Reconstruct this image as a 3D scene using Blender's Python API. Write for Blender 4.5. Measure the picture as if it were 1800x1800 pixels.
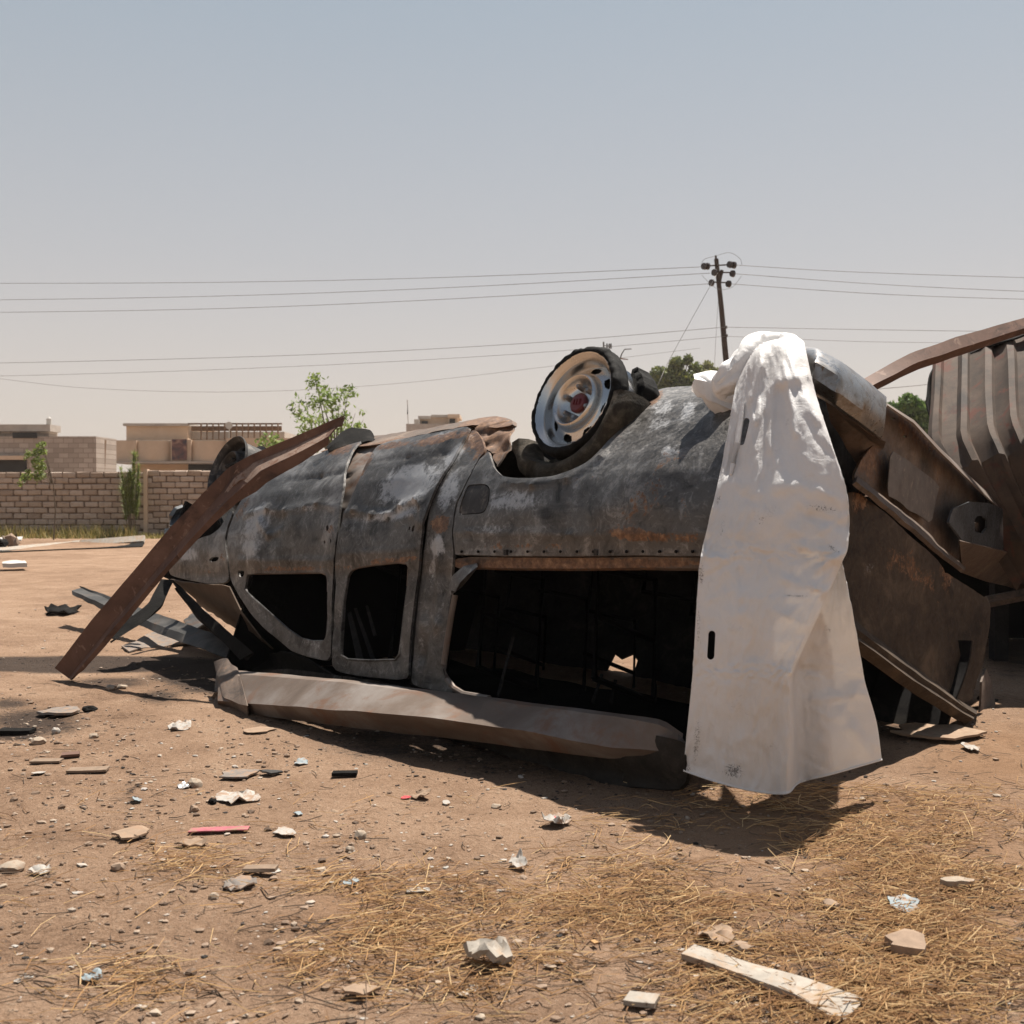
import bpy, bmesh, math, random
import numpy as np
from mathutils import Vector, Matrix, noise
from mathutils.geometry import delaunay_2d_cdt
random.seed(7); rng = np.random.default_rng(7)
for o in list(bpy.data.objects): bpy.data.objects.remove(o)
scene = bpy.context.scene
COL = scene.collection
# ------------------------------------------------------------------ camera
FPX = 2000.0; CAMH = 1.06; PIT = math.atan(28/2000)
cam_d = bpy.data.cameras.new('camera'); cam = bpy.data.objects.new('camera', cam_d); COL.objects.link(cam)
cam.location = (0, 0, CAMH); cam.rotation_euler = (math.pi/2-PIT, 0, 0)
cam_d.sensor_width = 36; cam_d.lens = 36*FPX/1800; cam_d.clip_start = .05; cam_d.clip_end = 6000
cam_d.dof.use_dof = True; cam_d.dof.focus_distance = 5.0; cam_d.dof.aperture_fstop = 7
scene.camera = cam
scene.render.resolution_x = scene.render.resolution_y = 1024
# ------------------------------------------------------------------ sky, sun, exposure
SUN = Vector((.245, .40, 1.0)).normalized()
world = bpy.data.worlds.new('World'); scene.world = world; world.use_nodes = True
nt = world.node_tree; nt.nodes.clear()
def N(t, kind, **kw):
    n = t.nodes.new(kind)
    for k, v in kw.items():
        if k.startswith('i_'):
            key = k[2:]; n.inputs[int(key) if key.isdigit() else key.replace('_', ' ')].default_value = v
        else: setattr(n, k, v)
    return n
sky = N(nt, 'ShaderNodeTexSky', sky_type='NISHITA', sun_disc=False)
sky.sun_elevation = math.asin(SUN.z); sky.sun_rotation = math.atan2(SUN.x, SUN.y)
sky.dust_density = 3.0; sky.air_density = 1.0; sky.ozone_density = 1.0; sky.altitude = 200
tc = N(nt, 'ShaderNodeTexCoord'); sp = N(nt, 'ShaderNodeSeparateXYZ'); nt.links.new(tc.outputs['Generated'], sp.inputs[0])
ramp = N(nt, 'ShaderNodeValToRGB'); nt.links.new(sp.outputs['Z'], ramp.inputs[0])     # dust in the air, the same all round; upper stops darkened to cut fill light
def setramp(r, stops):
    e = r.color_ramp.elements
    while len(e) < len(stops): e.new(.5)
    for q, (p, c) in zip(e, stops): q.position = p; q.color = (*c, 1) if len(c) == 3 else c
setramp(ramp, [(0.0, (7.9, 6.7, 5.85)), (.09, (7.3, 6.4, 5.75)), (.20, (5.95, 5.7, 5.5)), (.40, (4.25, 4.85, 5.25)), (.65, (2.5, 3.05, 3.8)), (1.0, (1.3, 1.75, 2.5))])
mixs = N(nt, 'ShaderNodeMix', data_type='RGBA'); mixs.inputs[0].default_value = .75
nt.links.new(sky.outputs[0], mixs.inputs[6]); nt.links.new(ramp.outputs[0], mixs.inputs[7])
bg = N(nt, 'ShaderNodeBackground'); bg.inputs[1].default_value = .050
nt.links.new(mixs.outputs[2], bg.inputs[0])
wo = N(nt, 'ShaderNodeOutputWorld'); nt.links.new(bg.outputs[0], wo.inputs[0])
sun_d = bpy.data.lights.new('sun', 'SUN'); sun_d.energy = 5.0; sun_d.angle = math.radians(.6); sun_d.color = (1, .93, .84)
sun = bpy.data.objects.new('sun', sun_d); COL.objects.link(sun); sun.rotation_euler = SUN.to_track_quat('Z', 'Y').to_euler()
sun.location = (10, 16, 40)
scene.view_settings.view_transform = 'Standard'; scene.view_settings.look = 'None'
scene.view_settings.exposure = 1.0; scene.view_settings.gamma = 1
scene.render.engine = 'CYCLES'
# ------------------------------------------------------------------ pixels of the photograph to places
CAMP = np.array([0, 0, CAMH]); cP, sP = math.cos(PIT), math.sin(PIT)
def ray(px, py):
    x = (px-900)/FPX; z = (900-py)/FPX
    return np.array([x, cP+z*sP, -sP+z*cP])
def at(px, py, Y): d = ray(px, py); return CAMP+d*(Y/d[1])
def gnd(px, py, z=0.0): d = ray(px, py); return CAMP+d*((z-CAMH)/d[2])
def proj(P):
    q = np.asarray(P, float)-CAMP
    fw = q[..., 1]*cP-q[..., 2]*sP; up = q[..., 1]*sP+q[..., 2]*cP
    return np.stack([900+FPX*q[..., 0]/fw, 900-FPX*up/fw], -1)
# ------------------------------------------------------------------ materials
MATS = {}
def newmat(name):
    m = bpy.data.materials.new(name); m.use_nodes = True; t = m.node_tree
    b = t.nodes['Principled BSDF']; MATS[name] = m
    return m, t, b
def noise_node(t, vec, scale, detail=6, rough=.6, dist=0.0):
    n = N(t, 'ShaderNodeTexNoise'); n.inputs['Scale'].default_value = scale; n.inputs['Detail'].default_value = detail
    n.inputs['Roughness'].default_value = rough; n.inputs['Distortion'].default_value = dist
    t.links.new(vec, n.inputs['Vector']); return n.outputs[0]
def math_node(t, op, a, b=None, clamp=False):
    n = N(t, 'ShaderNodeMath', operation=op); n.use_clamp = clamp
    for i, v in enumerate((a, b)):
        if v is None: continue
        if isinstance(v, (int, float)): n.inputs[i].default_value = v
        else: t.links.new(v, n.inputs[i])
    return n.outputs[0]
def ramp_node(t, fac, stops):
    r = N(t, 'ShaderNodeValToRGB'); setramp(r, stops); t.links.new(fac, r.inputs[0]); return r.outputs[0]
def mix_node(t, fac, a, b, blend='MIX'):
    n = N(t, 'ShaderNodeMix', data_type='RGBA', blend_type=blend)
    for i, v in ((0, fac), (6, a), (7, b)):
        if isinstance(v, (int, float)): n.inputs[i].default_value = v
        elif isinstance(v, tuple): n.inputs[i].default_value = (*v, 1)
        else: t.links.new(v, n.inputs[i])
    return n.outputs[2]
def range_node(t, v, a, b, c=0.0, d=1.0):
    n = N(t, 'ShaderNodeMapRange'); n.interpolation_type = 'SMOOTHSTEP'
    n.inputs[1].default_value = a; n.inputs[2].default_value = b; n.inputs[3].default_value = c; n.inputs[4].default_value = d
    t.links.new(v, n.inputs[0]); return n.outputs[0]
def coords(t, kind='Object'): return N(t, 'ShaderNodeTexCoord').outputs[kind]
def attr(t, name): return N(t, 'ShaderNodeAttribute', attribute_name=name).outputs['Fac']
def bump(t, b, h, strength=.4, dist=.01):
    n = N(t, 'ShaderNodeBump'); n.inputs['Strength'].default_value = strength; n.inputs['Distance'].default_value = dist
    t.links.new(h, n.inputs['Height']); t.links.new(n.outputs[0], b.inputs['Normal'])
def simple(name, stops, scale=5, rough=.7, metal=0.0, bmp=.3, bdist=.01, detail=7, spots=None, dist=0.4, spec=.35):
    m, t, b = newmat(name); v = coords(t)
    n1 = noise_node(t, v, scale, detail, .65, dist)
    c = ramp_node(t, n1, stops)
    if spots:
        for (sc, lo, hi, colr) in spots:
            c = mix_node(t, range_node(t, noise_node(t, v, sc, 8, .7, .6), lo, hi), c, colr)
    t.links.new(c, b.inputs['Base Color'])
    b.inputs['Roughness'].default_value = rough; b.inputs['Metallic'].default_value = metal; b.inputs['Specular IOR Level'].default_value = spec
    if bmp: bump(t, b, noise_node(t, v, scale*5, 8, .7), bmp, bdist)
    return m
def burnt(name, dark, mid, light, rough=.6, metal=.25, rustbase=0.0, rscale=1.0, lines_=0.0, spec=.5):
    """fire-scaled steel: grey scale, pale ash, rust and soot; masks come from the attributes ash / rust / soot"""
    m, t, b = newmat(name); v = coords(t)
    big = noise_node(t, v, 2.2*rscale, 5, .6, .8); med = noise_node(t, v, 9*rscale, 8, .7, 1.2); fine = noise_node(t, v, 55*rscale, 6, .75, .5)
    streak_v = N(t, 'ShaderNodeMapping'); streak_v.inputs['Scale'].default_value = (1.5, 1.5, 14); t.links.new(v, streak_v.inputs[0])
    streak = noise_node(t, streak_v.outputs[0], 2.4, 7, .65, .5)
    mixv = math_node(t, 'ADD', math_node(t, 'MULTIPLY', big, .45), math_node(t, 'ADD', math_node(t, 'MULTIPLY', med, .35), math_node(t, 'MULTIPLY', fine, .2)))
    c = ramp_node(t, mixv, [(.40, dark), (.485, mid), (.515, mid), (.60, light)])
    fl = noise_node(t, v, 16*rscale, 11, .72, 1.6); c = mix_node(t, range_node(t, fl, .545, .60, 0, .25), c, light); c = mix_node(t, range_node(t, fl, .43, .37, 0, .4), c, dark)
    sp_ = noise_node(t, v, 130*rscale, 5, .75); c = mix_node(t, range_node(t, sp_, .62, .68, 0, .45), c, dark); c = mix_node(t, range_node(t, sp_, .36, .31, 0, .2), c, light)
    con = math_node(t, 'FRACT', math_node(t, 'MULTIPLY', noise_node(t, v, 1.9*rscale, 4, .55, 1.4), 8.0))
    band = math_node(t, 'MULTIPLY', range_node(t, math_node(t, 'ABSOLUTE', math_node(t, 'SUBTRACT', con, .5)), .10, .0), range_node(t, med, .44, .62))
    c = mix_node(t, math_node(t, 'MULTIPLY', band, lines_), c, mix_node(t, .5, light, (.3, .3, .3)))
    rid = N(t, 'ShaderNodeTexNoise', noise_type='RIDGED_MULTIFRACTAL'); rid.inputs['Scale'].default_value = 7*rscale; rid.inputs['Detail'].default_value = 6; t.links.new(v, rid.inputs['Vector'])
    c = mix_node(t, range_node(t, rid.outputs[0], .55, 1.1, 0, .4), c, dark)
    ash = math_node(t, 'ADD', math_node(t, 'MULTIPLY', attr(t, 'ash'), 1.2), math_node(t, 'MULTIPLY', math_node(t, 'SUBTRACT', math_node(t, 'ADD', math_node(t, 'MULTIPLY', med, .6), math_node(t, 'MULTIPLY', fine, .4)), .5), 1.7))
    c = mix_node(t, range_node(t, ash, .34, .62, 0, .85), c, mix_node(t, fine, (.20, .205, .215), (.50, .50, .50)))
    rst = math_node(t, 'ADD', math_node(t, 'ADD', attr(t, 'rust'), rustbase), math_node(t, 'MULTIPLY', math_node(t, 'SUBTRACT', math_node(t, 'ADD', math_node(t, 'MULTIPLY', med, .55), math_node(t, 'MULTIPLY', fine, .45)), .5), 2.1))
    rc = ramp_node(t, noise_node(t, v, 30*rscale, 6, .7), [(.3, (.05, .028, .018)), (.5, (.135, .07, .038)), (.62, (.235, .13, .07)), (.75, (.36, .24, .15))])
    c = mix_node(t, range_node(t, rst, .42, .54, 0, .93), c, rc)
    so = math_node(t, 'ADD', attr(t, 'soot'), math_node(t, 'MULTIPLY', math_node(t, 'SUBTRACT', math_node(t, 'ADD', math_node(t, 'MULTIPLY', med, .5), math_node(t, 'MULTIPLY', streak, .5)), .5), 1.5))  # mask holds soot and painted cast shadows
    c = mix_node(t, range_node(t, so, .28, .75, 0, .92), c, (.011, .010, .010))
    t.links.new(c, b.inputs['Base Color'])
    t.links.new(range_node(t, fine, .25, .75, rough-.16, rough+.22), b.inputs['Roughness']); b.inputs['Metallic'].default_value = metal; b.inputs['Specular IOR Level'].default_value = spec
    hgt = math_node(t, 'ADD', math_node(t, 'MULTIPLY', med, .6), math_node(t, 'MULTIPLY', fine, .4))
    bump(t, b, hgt, .38, .010)
    return m
burnt('burnt_body', (.017, .016, .015), (.083, .078, .073), (.235, .227, .218), lines_=.45, rough=.42, metal=.5, rustbase=-.10)
burnt('burnt_rusty', (.035, .026, .02), (.10, .07, .052), (.19, .14, .105), rustbase=.28, rough=.7, metal=.1)
burnt('soot_steel', (.005, .005, .005), (.012, .011, .011), (.03, .027, .024), rough=.8, metal=.0, rustbase=-.05, spec=.1)
burnt('roof_soot', (.010, .009, .008), (.024, .021, .018), (.06, .05, .042), rough=.7, metal=.1, rustbase=.05, spec=.2)
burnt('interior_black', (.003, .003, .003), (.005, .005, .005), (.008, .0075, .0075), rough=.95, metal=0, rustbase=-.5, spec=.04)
burnt('tailgate_rust', (.018, .013, .010), (.048, .034, .024), (.10, .072, .05), rustbase=.10, rough=.8, metal=.0, spec=.2)
burnt('bumper_blue', (.028, .03, .032), (.065, .072, .078), (.15, .16, .17), rough=.45, metal=.4)
simple('red_oxide', [(.25, (.065, .033, .022)), (.5, (.115, .060, .040)), (.75, (.17, .095, .066))], 4, .75, 0, .35, .006,
       spots=[(3, .52, .64, (.05, .027, .02)), (14, .58, .66, (.20, .125, .09)), (40, .62, .68, (.025, .017, .014))])
simple('rail_metal', [(.25, (.075, .054, .041)), (.45, (.13, .098, .077)), (.7, (.24, .215, .195))], 2.2, .6, .2, .25, .006,
       spots=[(4, .5, .66, (.15, .085, .055)), (35, .66, .74, (.05, .04, .035))])
simple('black_channel', [(.25, (.022, .022, .022)), (.5, (.055, .053, .05)), (.8, (.13, .12, .11))], 6, .55, .2, .3, .006, spots=[(3, .55, .7, (.09, .055, .035))], spec=.15)
simple('charred', [(.2, (.005, .005, .005)), (.6, (.014, .013, .012)), (.85, (.05, .045, .04))], 14, .9, 0, .6, .01, spec=.08)
simple('hood_brown', [(.25, (.05, .035, .024)), (.5, (.11, .075, .05)), (.8, (.17, .12, .085))], 4, .7, .1, .3, .008)
def chrome():
    m, t, b = newmat('chrome'); v = coords(t)
    med = noise_node(t, v, 12, 7, .7, 1.2); fine = noise_node(t, v, 70, 5, .7)
    d = range_node(t, math_node(t, 'ADD', math_node(t, 'MULTIPLY', med, .7), math_node(t, 'MULTIPLY', fine, .3)), .56, .74)
    c = mix_node(t, d, (.56, .55, .53), (.24, .18, .13)); t.links.new(c, b.inputs['Base Color'])
    b.inputs['Metallic'].default_value = 1; t.links.new(range_node(t, d, 0, 1, .27, .55), b.inputs['Roughness'])
    bump(t, b, med, .12, .006)
chrome()
def heat_chrome():
    m, t, b = newmat('heat_chrome'); v = coords(t)
    med = noise_node(t, v, 5, 8, .7, 1.5); fine = noise_node(t, v, 30, 6, .7, .8)
    c = ramp_node(t, med, [(.3, (.12, .09, .068)), (.42, (.20, .19, .18)), (.55, (.26, .26, .265)), (.66, (.13, .15, .18)), (.8, (.15, .11, .08))])
    c = mix_node(t, range_node(t, fine, .55, .68), c, (.13, .085, .05)); t.links.new(c, b.inputs['Base Color'])
    b.inputs['Metallic'].default_value = .85; t.links.new(range_node(t, fine, .3, .7, .22, .5), b.inputs['Roughness']); bump(t, b, fine, .15, .006)
heat_chrome()
def rubber():
    m, t, b = newmat('burnt_rubber'); v = coords(t)
    n = noise_node(t, v, 26, 8, .75, 1); b.inputs['Specular IOR Level'].default_value = .12; c = ramp_node(t, n, [(.3, (.004, .004, .004)), (.6, (.010, .0095, .009)), (.78, (.032, .03, .027))])
    t.links.new(c, b.inputs['Base Color']); b.inputs['Roughness'].default_value = .75; bump(t, b, n, .7, .012)
rubber()
simple('burnt_carcass', [(.25, (.016, .014, .011)), (.5, (.045, .038, .028)), (.75, (.12, .10, .075))], 16, .8, 0, .7, .012, spec=.15)
def tarpmat():
    m, t, b = newmat('tarp_vinyl'); v = coords(t)
    big = noise_node(t, v, 3.2, 6, .65, .6); fine = noise_node(t, v, 26, 8, .75, 1.4); scr = noise_node(t, v, 60, 4, .8, 3)
    c = ramp_node(t, big, [(.3, (.72, .70, .675)), (.5, (.77, .76, .75)), (.7, (.80, .80, .795))])
    c = mix_node(t, range_node(t, math_node(t, 'ADD', math_node(t, 'MULTIPLY', fine, .6), math_node(t, 'MULTIPLY', big, .4)), .55, .74, 0, .4), c, (.50, .45, .40))
    c = mix_node(t, range_node(t, math_node(t, 'ADD', attr(t, 'dirt'), math_node(t, 'MULTIPLY', math_node(t, 'SUBTRACT', scr, .5), 2.0)), .42, .72, 0, .8), c, (.055, .045, .04))
    t.links.new(c, b.inputs['Base Color']); b.inputs['Roughness'].default_value = .55
    bump(t, b, noise_node(t, v, 22, 7, .65, 1.2), .3, .014)
    tr = N(t, 'ShaderNodeBsdfTranslucent'); t.links.new(c, tr.inputs[0])
    ms = N(t, 'ShaderNodeMixShader'); ms.inputs[0].default_value = .22
    out = t.nodes['Material Output']; t.links.new(b.outputs[0], ms.inputs[1]); t.links.new(tr.outputs[0], ms.inputs[2]); t.links.new(ms.outputs[0], out.inputs[0])
tarpmat()
def groundmat():
    m, t, b = newmat('dirt'); v = coords(t)
    big = noise_node(t, v, .35, 6, .6, .6); med = noise_node(t, v, 2.6, 9, .68, .5); fine = noise_node(t, v, 38, 10, .75, .4); grit = noise_node(t, v, 160, 4, .7)
    mixv = math_node(t, 'ADD', math_node(t, 'MULTIPLY', big, .3), math_node(t, 'ADD', math_node(t, 'MULTIPLY', med, .35), math_node(t, 'MULTIPLY', fine, .35)))
    c = ramp_node(t, mixv, [(.38, (.092, .053, .032)), (.46, (.21, .131, .083)), (.54, (.275, .18, .118)), (.68, (.365, .262, .186))])
    clod = N(t, 'ShaderNodeTexVoronoi'); clod.inputs['Scale'].default_value = 26; t.links.new(v, clod.inputs['Vector']); clod.inputs['Randomness'].default_value = 1
    c = mix_node(t, range_node(t, grit, .58, .70, 0, .75), c, (.40, .315, .24))
    c = mix_node(t, range_node(t, grit, .44, .34, 0, .85), c, (.06, .038, .025))
    c = mix_node(t, math_node(t, 'MULTIPLY', range_node(t, clod.outputs['Distance'], .30, .12), range_node(t, med, .46, .62)), c, (.32, .235, .165))
    c = mix_node(t, range_node(t, math_node(t, 'ADD', attr(t, 'straw'), math_node(t, 'MULTIPLY', math_node(t, 'SUBTRACT', fine, .5), 1.2)), .3, 1.0, 0, .55), c, (.25, .14, .072))
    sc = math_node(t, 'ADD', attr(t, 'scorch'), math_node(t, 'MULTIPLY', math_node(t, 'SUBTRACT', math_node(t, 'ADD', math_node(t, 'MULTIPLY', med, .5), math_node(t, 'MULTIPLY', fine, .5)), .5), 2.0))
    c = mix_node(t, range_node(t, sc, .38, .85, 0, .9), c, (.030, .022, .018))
    t.links.new(c, b.inputs['Base Color']); b.inputs['Roughness'].default_value = .95; b.inputs['Specular IOR Level'].default_value = .15
    h = math_node(t, 'ADD', math_node(t, 'MULTIPLY', fine, .7), math_node(t, 'MULTIPLY', grit, .35)); h = math_node(t, 'ADD', h, math_node(t, 'MULTIPLY', math_node(t, 'MULTIPLY', range_node(t, clod.outputs['Distance'], .35, .05), range_node(t, med, .42, .60)), .45)); bump(t, b, h, .95, .022)
groundmat()
def varied(name, stops, rough=.9, trans=0.0, rnd='ISLAND'):
    m, t, b = newmat(name)
    g = N(t, 'ShaderNodeNewGeometry'); c = ramp_node(t, g.outputs['Random Per Island'], stops)
    v = coords(t); c = mix_node(t, range_node(t, noise_node(t, v, 40, 4), .45, .75, 0, .25), c, (.2, .13, .08)) if trans == 0 else c
    t.links.new(c, b.inputs['Base Color']); b.inputs['Roughness'].default_value = rough
    if trans:
        tr = N(t, 'ShaderNodeBsdfTranslucent'); t.links.new(c, tr.inputs[0]); ms = N(t, 'ShaderNodeMixShader'); ms.inputs[0].default_value = trans
        t.links.new(b.outputs[0], ms.inputs[1]); t.links.new(tr.outputs[0], ms.inputs[2]); t.links.new(ms.outputs[0], t.nodes['Material Output'].inputs[0])
    return m
varied('straw', [(0, (.125, .057, .021)), (.35, (.26, .135, .052)), (.75, (.39, .23, .094)), (1, (.53, .375, .195))])
varied('pebble', [(0, (.09, .058, .038)), (.4, (.18, .12, .08)), (.75, (.25, .18, .13)), (.93, (.32, .26, .2)), (1, (.38, .35, .32))])
varied('twig', [(0, (.035, .022, .014)), (1, (.12, .075, .045))])
varied('char_bits', [(0, (.008, .007, .006)), (1, (.04, .03, .025))])
varied('leaf_light', [(0, (.09, .14, .03)), (.5, (.17, .24, .055)), (1, (.28, .36, .10))], .6, .35)
varied('leaf_dark', [(0, (.04, .065, .014)), (.5, (.12, .155, .036)), (1, (.25, .28, .07))], .6, .25)
varied('leaf_mid', [(0, (.05, .10, .022)), (.5, (.095, .17, .038)), (1, (.17, .26, .065))], .6, .3)
varied('leaf_olive', [(0, (.09, .11, .025)), (.5, (.17, .18, .045)), (1, (.27, .26, .08))], .6, .3)
varied('dry_grass', [(0, (.12, .13, .03)), (.5, (.26, .22, .07)), (1, (.40, .30, .13))], .8, .25)
varied('leaf_weed', [(0, (.10, .14, .03)), (.5, (.17, .22, .05)), (1, (.27, .32, .09))], .6, .4)
simple('bark', [(.3, (.08, .06, .04)), (.7, (.17, .13, .09))], 12, .9, 0, .4)
def blockmat(name, a, b_, c_):
    m, t, b = newmat(name)
    oi = N(t, 'ShaderNodeObjectInfo'); v = coords(t); g = N(t, 'ShaderNodeNewGeometry')
    vo = N(t, 'ShaderNodeVectorMath', operation='ADD'); t.links.new(v, vo.inputs[0]); t.links.new(oi.outputs['Location'], vo.inputs[1])
    r = math_node(t, 'FRACT', math_node(t, 'ADD', oi.outputs['Random'], g.outputs['Random Per Island']))
    c = ramp_node(t, r, [(0, a), (.5, b_), (1, c_)])
    c = mix_node(t, range_node(t, noise_node(t, vo.outputs[0], 9, 8, .7), .45, .75, 0, .45), c, (.16, .10, .07))
    t.links.new(c, b.inputs['Base Color']); b.inputs['Roughness'].default_value = .95; bump(t, b, noise_node(t, vo.outputs[0], 22, 8, .7), .7, .02)
blockmat('wall_block', (.32, .24, .18), (.40, .31, .24), (.47, .38, .31))
simple('mortar', [(.3, (.12, .08, .055)), (.7, (.19, .13, .09))], 12, .95, 0, .5)
simple('render_beige', [(.3, (.50, .37, .265)), (.7, (.59, .455, .335))], 1.2, .95, 0, .2, spots=[(5, .6, .8, (.44, .32, .23))])
simple('concrete', [(.3, (.32, .28, .245)), (.7, (.46, .41, .36))], 1.5, .95, 0, .3)
simple('white_plaster', [(.3, (.38, .36, .33)), (.7, (.5, .48, .44))], 2, .8, 0, .1)
simple('fence_brown', [(.3, (.12, .07, .04)), (.7, (.22, .135, .08))], 4, .85, 0, .2)
simple('dark_opening', [(.3, (.012, .012, .012)), (.7, (.03, .028, .026))], 3, .6, 0, 0)
def greyblocks():
    m, t, b = newmat('grey_blocks'); v = coords(t)
    br = N(t, 'ShaderNodeTexBrick'); br.inputs['Scale'].default_value = 1.0; br.inputs['Brick Width'].default_value = .4; br.inputs['Row Height'].default_value = .2; br.inputs['Mortar Size'].default_value = .012
    br.inputs['Color1'].default_value = (.30, .25, .205, 1); br.inputs['Color2'].default_value = (.47, .40, .34, 1); br.inputs['Mortar'].default_value = (.22, .18, .15, 1)
    mp = N(t, 'ShaderNodeMapping'); mp.inputs['Rotation'].default_value = (math.pi/2, 0, 0); t.links.new(v, mp.inputs[0]); t.links.new(mp.outputs[0], br.inputs[0])
    c = mix_node(t, range_node(t, noise_node(t, v, .8, 6, .6), .4, .65, 0, .4), br.outputs[0], (.26, .215, .18)); t.links.new(c, b.inputs['Base Color']); b.inputs['Roughness'].default_value = .95
greyblocks()
simple('wire_dark', [(.3, (.10, .09, .085)), (.7, (.16, .15, .14))], 3, .6, 0, 0)
simple('pole_rust', [(.3, (.025, .016, .012)), (.7, (.06, .038, .028))], 4, .8, 0, .2)
simple('insulator', [(.3, (.02, .014, .012)), (.7, (.035, .022, .02))], 4, .25, 0, 0)
def posterm():
    m, t, b = newmat('poster'); v = coords(t)
    c = ramp_node(t, noise_node(t, v, 2.6, 4, .6, .5), [(.35, (.03, .025, .035)), (.5, (.12, .05, .045)), (.62, (.25, .14, .10)), (.75, (.34, .26, .22))]); t.links.new(c, b.inputs['Base Color'])
posterm()
simple('corrugated', [(.25, (.022, .016, .013)), (.45, (.058, .04, .029)), (.6, (.095, .066, .048)), (.8, (.14, .10, .075))], 2.4, .8, .1, .3, .008,
       spots=[(5, .54, .64, (.11, .042, .028)), (1.6, .48, .66, (.035, .028, .024)), (26, .66, .74, (.03, .02, .016))])
def plainmat(name, col, rough=.7, spots=None, metal=0.0, var=.25):
    lo = tuple(x*(1-var) for x in col); hi = tuple(min(.9, x*(1+var)) for x in col)
    return simple(name, [(.3, lo), (.7, hi)], 18, rough, metal, .25, .004, spots=spots)
DUST = [(30, .46, .64, (.24, .155, .10))]
plainmat('pink_plastic', (0.357, 0.098, 0.119), .55, DUST); plainmat('white_board', (0.289, 0.259, 0.221), .9, [(9, .46, .62, (.29, .21, .145)), (45, .56, .66, (.10, .07, .05))])
plainmat('paper_white', (0.323, 0.302, 0.272), .8, DUST); plainmat('paper_blue', (0.212, 0.255, 0.272), .7, DUST); plainmat('cardboard', (0.246, 0.174, 0.119), .9, DUST)
plainmat('pale_stone', (0.281, 0.230, 0.178), .9, DUST); plainmat('brown_stone', (.24, .17, .12), .9); plainmat('old_wood', (0.196, 0.140, 0.098), .9, [(20, .55, .7, (.10, .07, .045))])
plainmat('grey_flake', (0.162, 0.140, 0.123), .85, DUST); plainmat('silver_foil', (.62, .63, .63), .3, DUST, .6); plainmat('red_bit', (.45, .05, .06), .5, DUST)
plainmat('plate_tin', (.13, .115, .105), .55, [(30, .55, .7, (.27, .22, .18))], .3); plainmat('hub_red', (.105, .014, .015), .35, [(40, .55, .7, (.05, .02, .02))]); plainmat('fuel_dark', (.028, .026, .025), .6, [(16, .5, .68, (.12, .105, .09))], .2)
plainmat('ledge_dust', (0.225, 0.158, 0.122), .95, [(24, .5, .62, (.16, .085, .055))])
plainmat('rust_pack', (.16, .075, .04), .85, [(20, .5, .6, (.05, .025, .015))], .0, .5)
# ------------------------------------------------------------------ mesh helpers
def tag(o, label=None, cat=None, group=None, kind=None):
    for k, v in (('label', label), ('category', cat), ('group', group), ('kind', kind)):
        if v: o[k] = v
    return o
def empty(name, loc=(0, 0, 0), rot=(0, 0, 0)):
    o = bpy.data.objects.new(name, None); COL.objects.link(o); o.location = loc; o.rotation_euler = rot; o.empty_display_size = .2
    return o
OFF = {}
def root(name, loc, label, cat, group=None):
    o = empty(name, loc); OFF[o.name] = np.array(loc, float); return tag(o, label, cat, group)
def mk(name, verts, faces, mat, parent=None, ang=38, attrs=None, smooth=True):
    if parent is not None and parent.name in OFF: verts = np.asarray(verts, float)-OFF[parent.name]
    me = bpy.data.meshes.new(name); me.from_pydata([tuple(map(float, v)) for v in verts], [], faces); me.update()
    if attrs:
        for k, arr in attrs.items():
            a = me.attributes.new(k, 'FLOAT', 'POINT'); a.data.foreach_set('value', np.asarray(arr, np.float32))
    if smooth:
        bm = bmesh.new(); bm.from_mesh(me); lim = math.radians(ang)
        for e in bm.edges:
            if len(e.link_faces) == 2: e.smooth = e.calc_face_angle(0) < lim
            else: e.smooth = False
        for f in bm.faces: f.smooth = True
        bm.to_mesh(me); bm.free()
    me.materials.append(MATS[mat])
    o = bpy.data.objects.new(name, me); COL.objects.link(o)
    if parent is not None:
        o.parent = parent
        if parent.name in OFF: OFF[o.name] = OFF[parent.name]
    return o
class MB:
    def __init__(s): s.v = []; s.f = []
    def add(s, v, f):
        k = len(s.v); s.v += [tuple(map(float, p)) for p in v]; s.f += [tuple(i+k for i in q) for q in f]; return s
    def box(s, c, size, rot=None, bev=0.0):
        hx, hy, hz = [q/2 for q in size]; M = rot if rot is not None else Matrix.Identity(3); c = Vector(c)
        P = [Vector((x*hx, y*hy, z*hz)) for z in (-1, 1) for y in (-1, 1) for x in (-1, 1)]
        return s.add([c+M@p for p in P], [(0, 2, 3, 1), (4, 5, 7, 6), (0, 1, 5, 4), (2, 6, 7, 3), (0, 4, 6, 2), (1, 3, 7, 5)])
    def tube(s, pts, r, n=8, cap=True, flat=1.0, up=None):
        pts = [Vector(p) for p in pts]; rs = r if hasattr(r, '__len__') else [r]*len(pts); rings = []
        k = len(s.v); refv = Vector(up) if up is not None else None
        for i, p in enumerate(pts):
            d = (pts[min(i+1, len(pts)-1)]-pts[max(i-1, 0)]).normalized()
            a = refv if refv is not None else (Vector((0, 0, 1)) if abs(d.z) < .9 else Vector((1, 0, 0)))
            x = d.cross(a).normalized(); y = x.cross(d).normalized()
            for j in range(n):
                t = 2*math.pi*j/n; s.v.append(tuple(p+x*math.cos(t)*rs[i]+y*math.sin(t)*rs[i]*flat))
        for i in range(len(pts)-1):
            for j in range(n):
                a = k+i*n+j; b = k+i*n+(j+1) % n; s.f.append((a, b, b+n, a+n))
        if cap: s.f.append(tuple(k+j for j in range(n))[::-1]); s.f.append(tuple(k+(len(pts)-1)*n+j for j in range(n)))
        return s
    def build(s, name, mat, parent=None, ang=38, **k): return mk(name, s.v, s.f, mat, parent, ang, **k)
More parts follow.
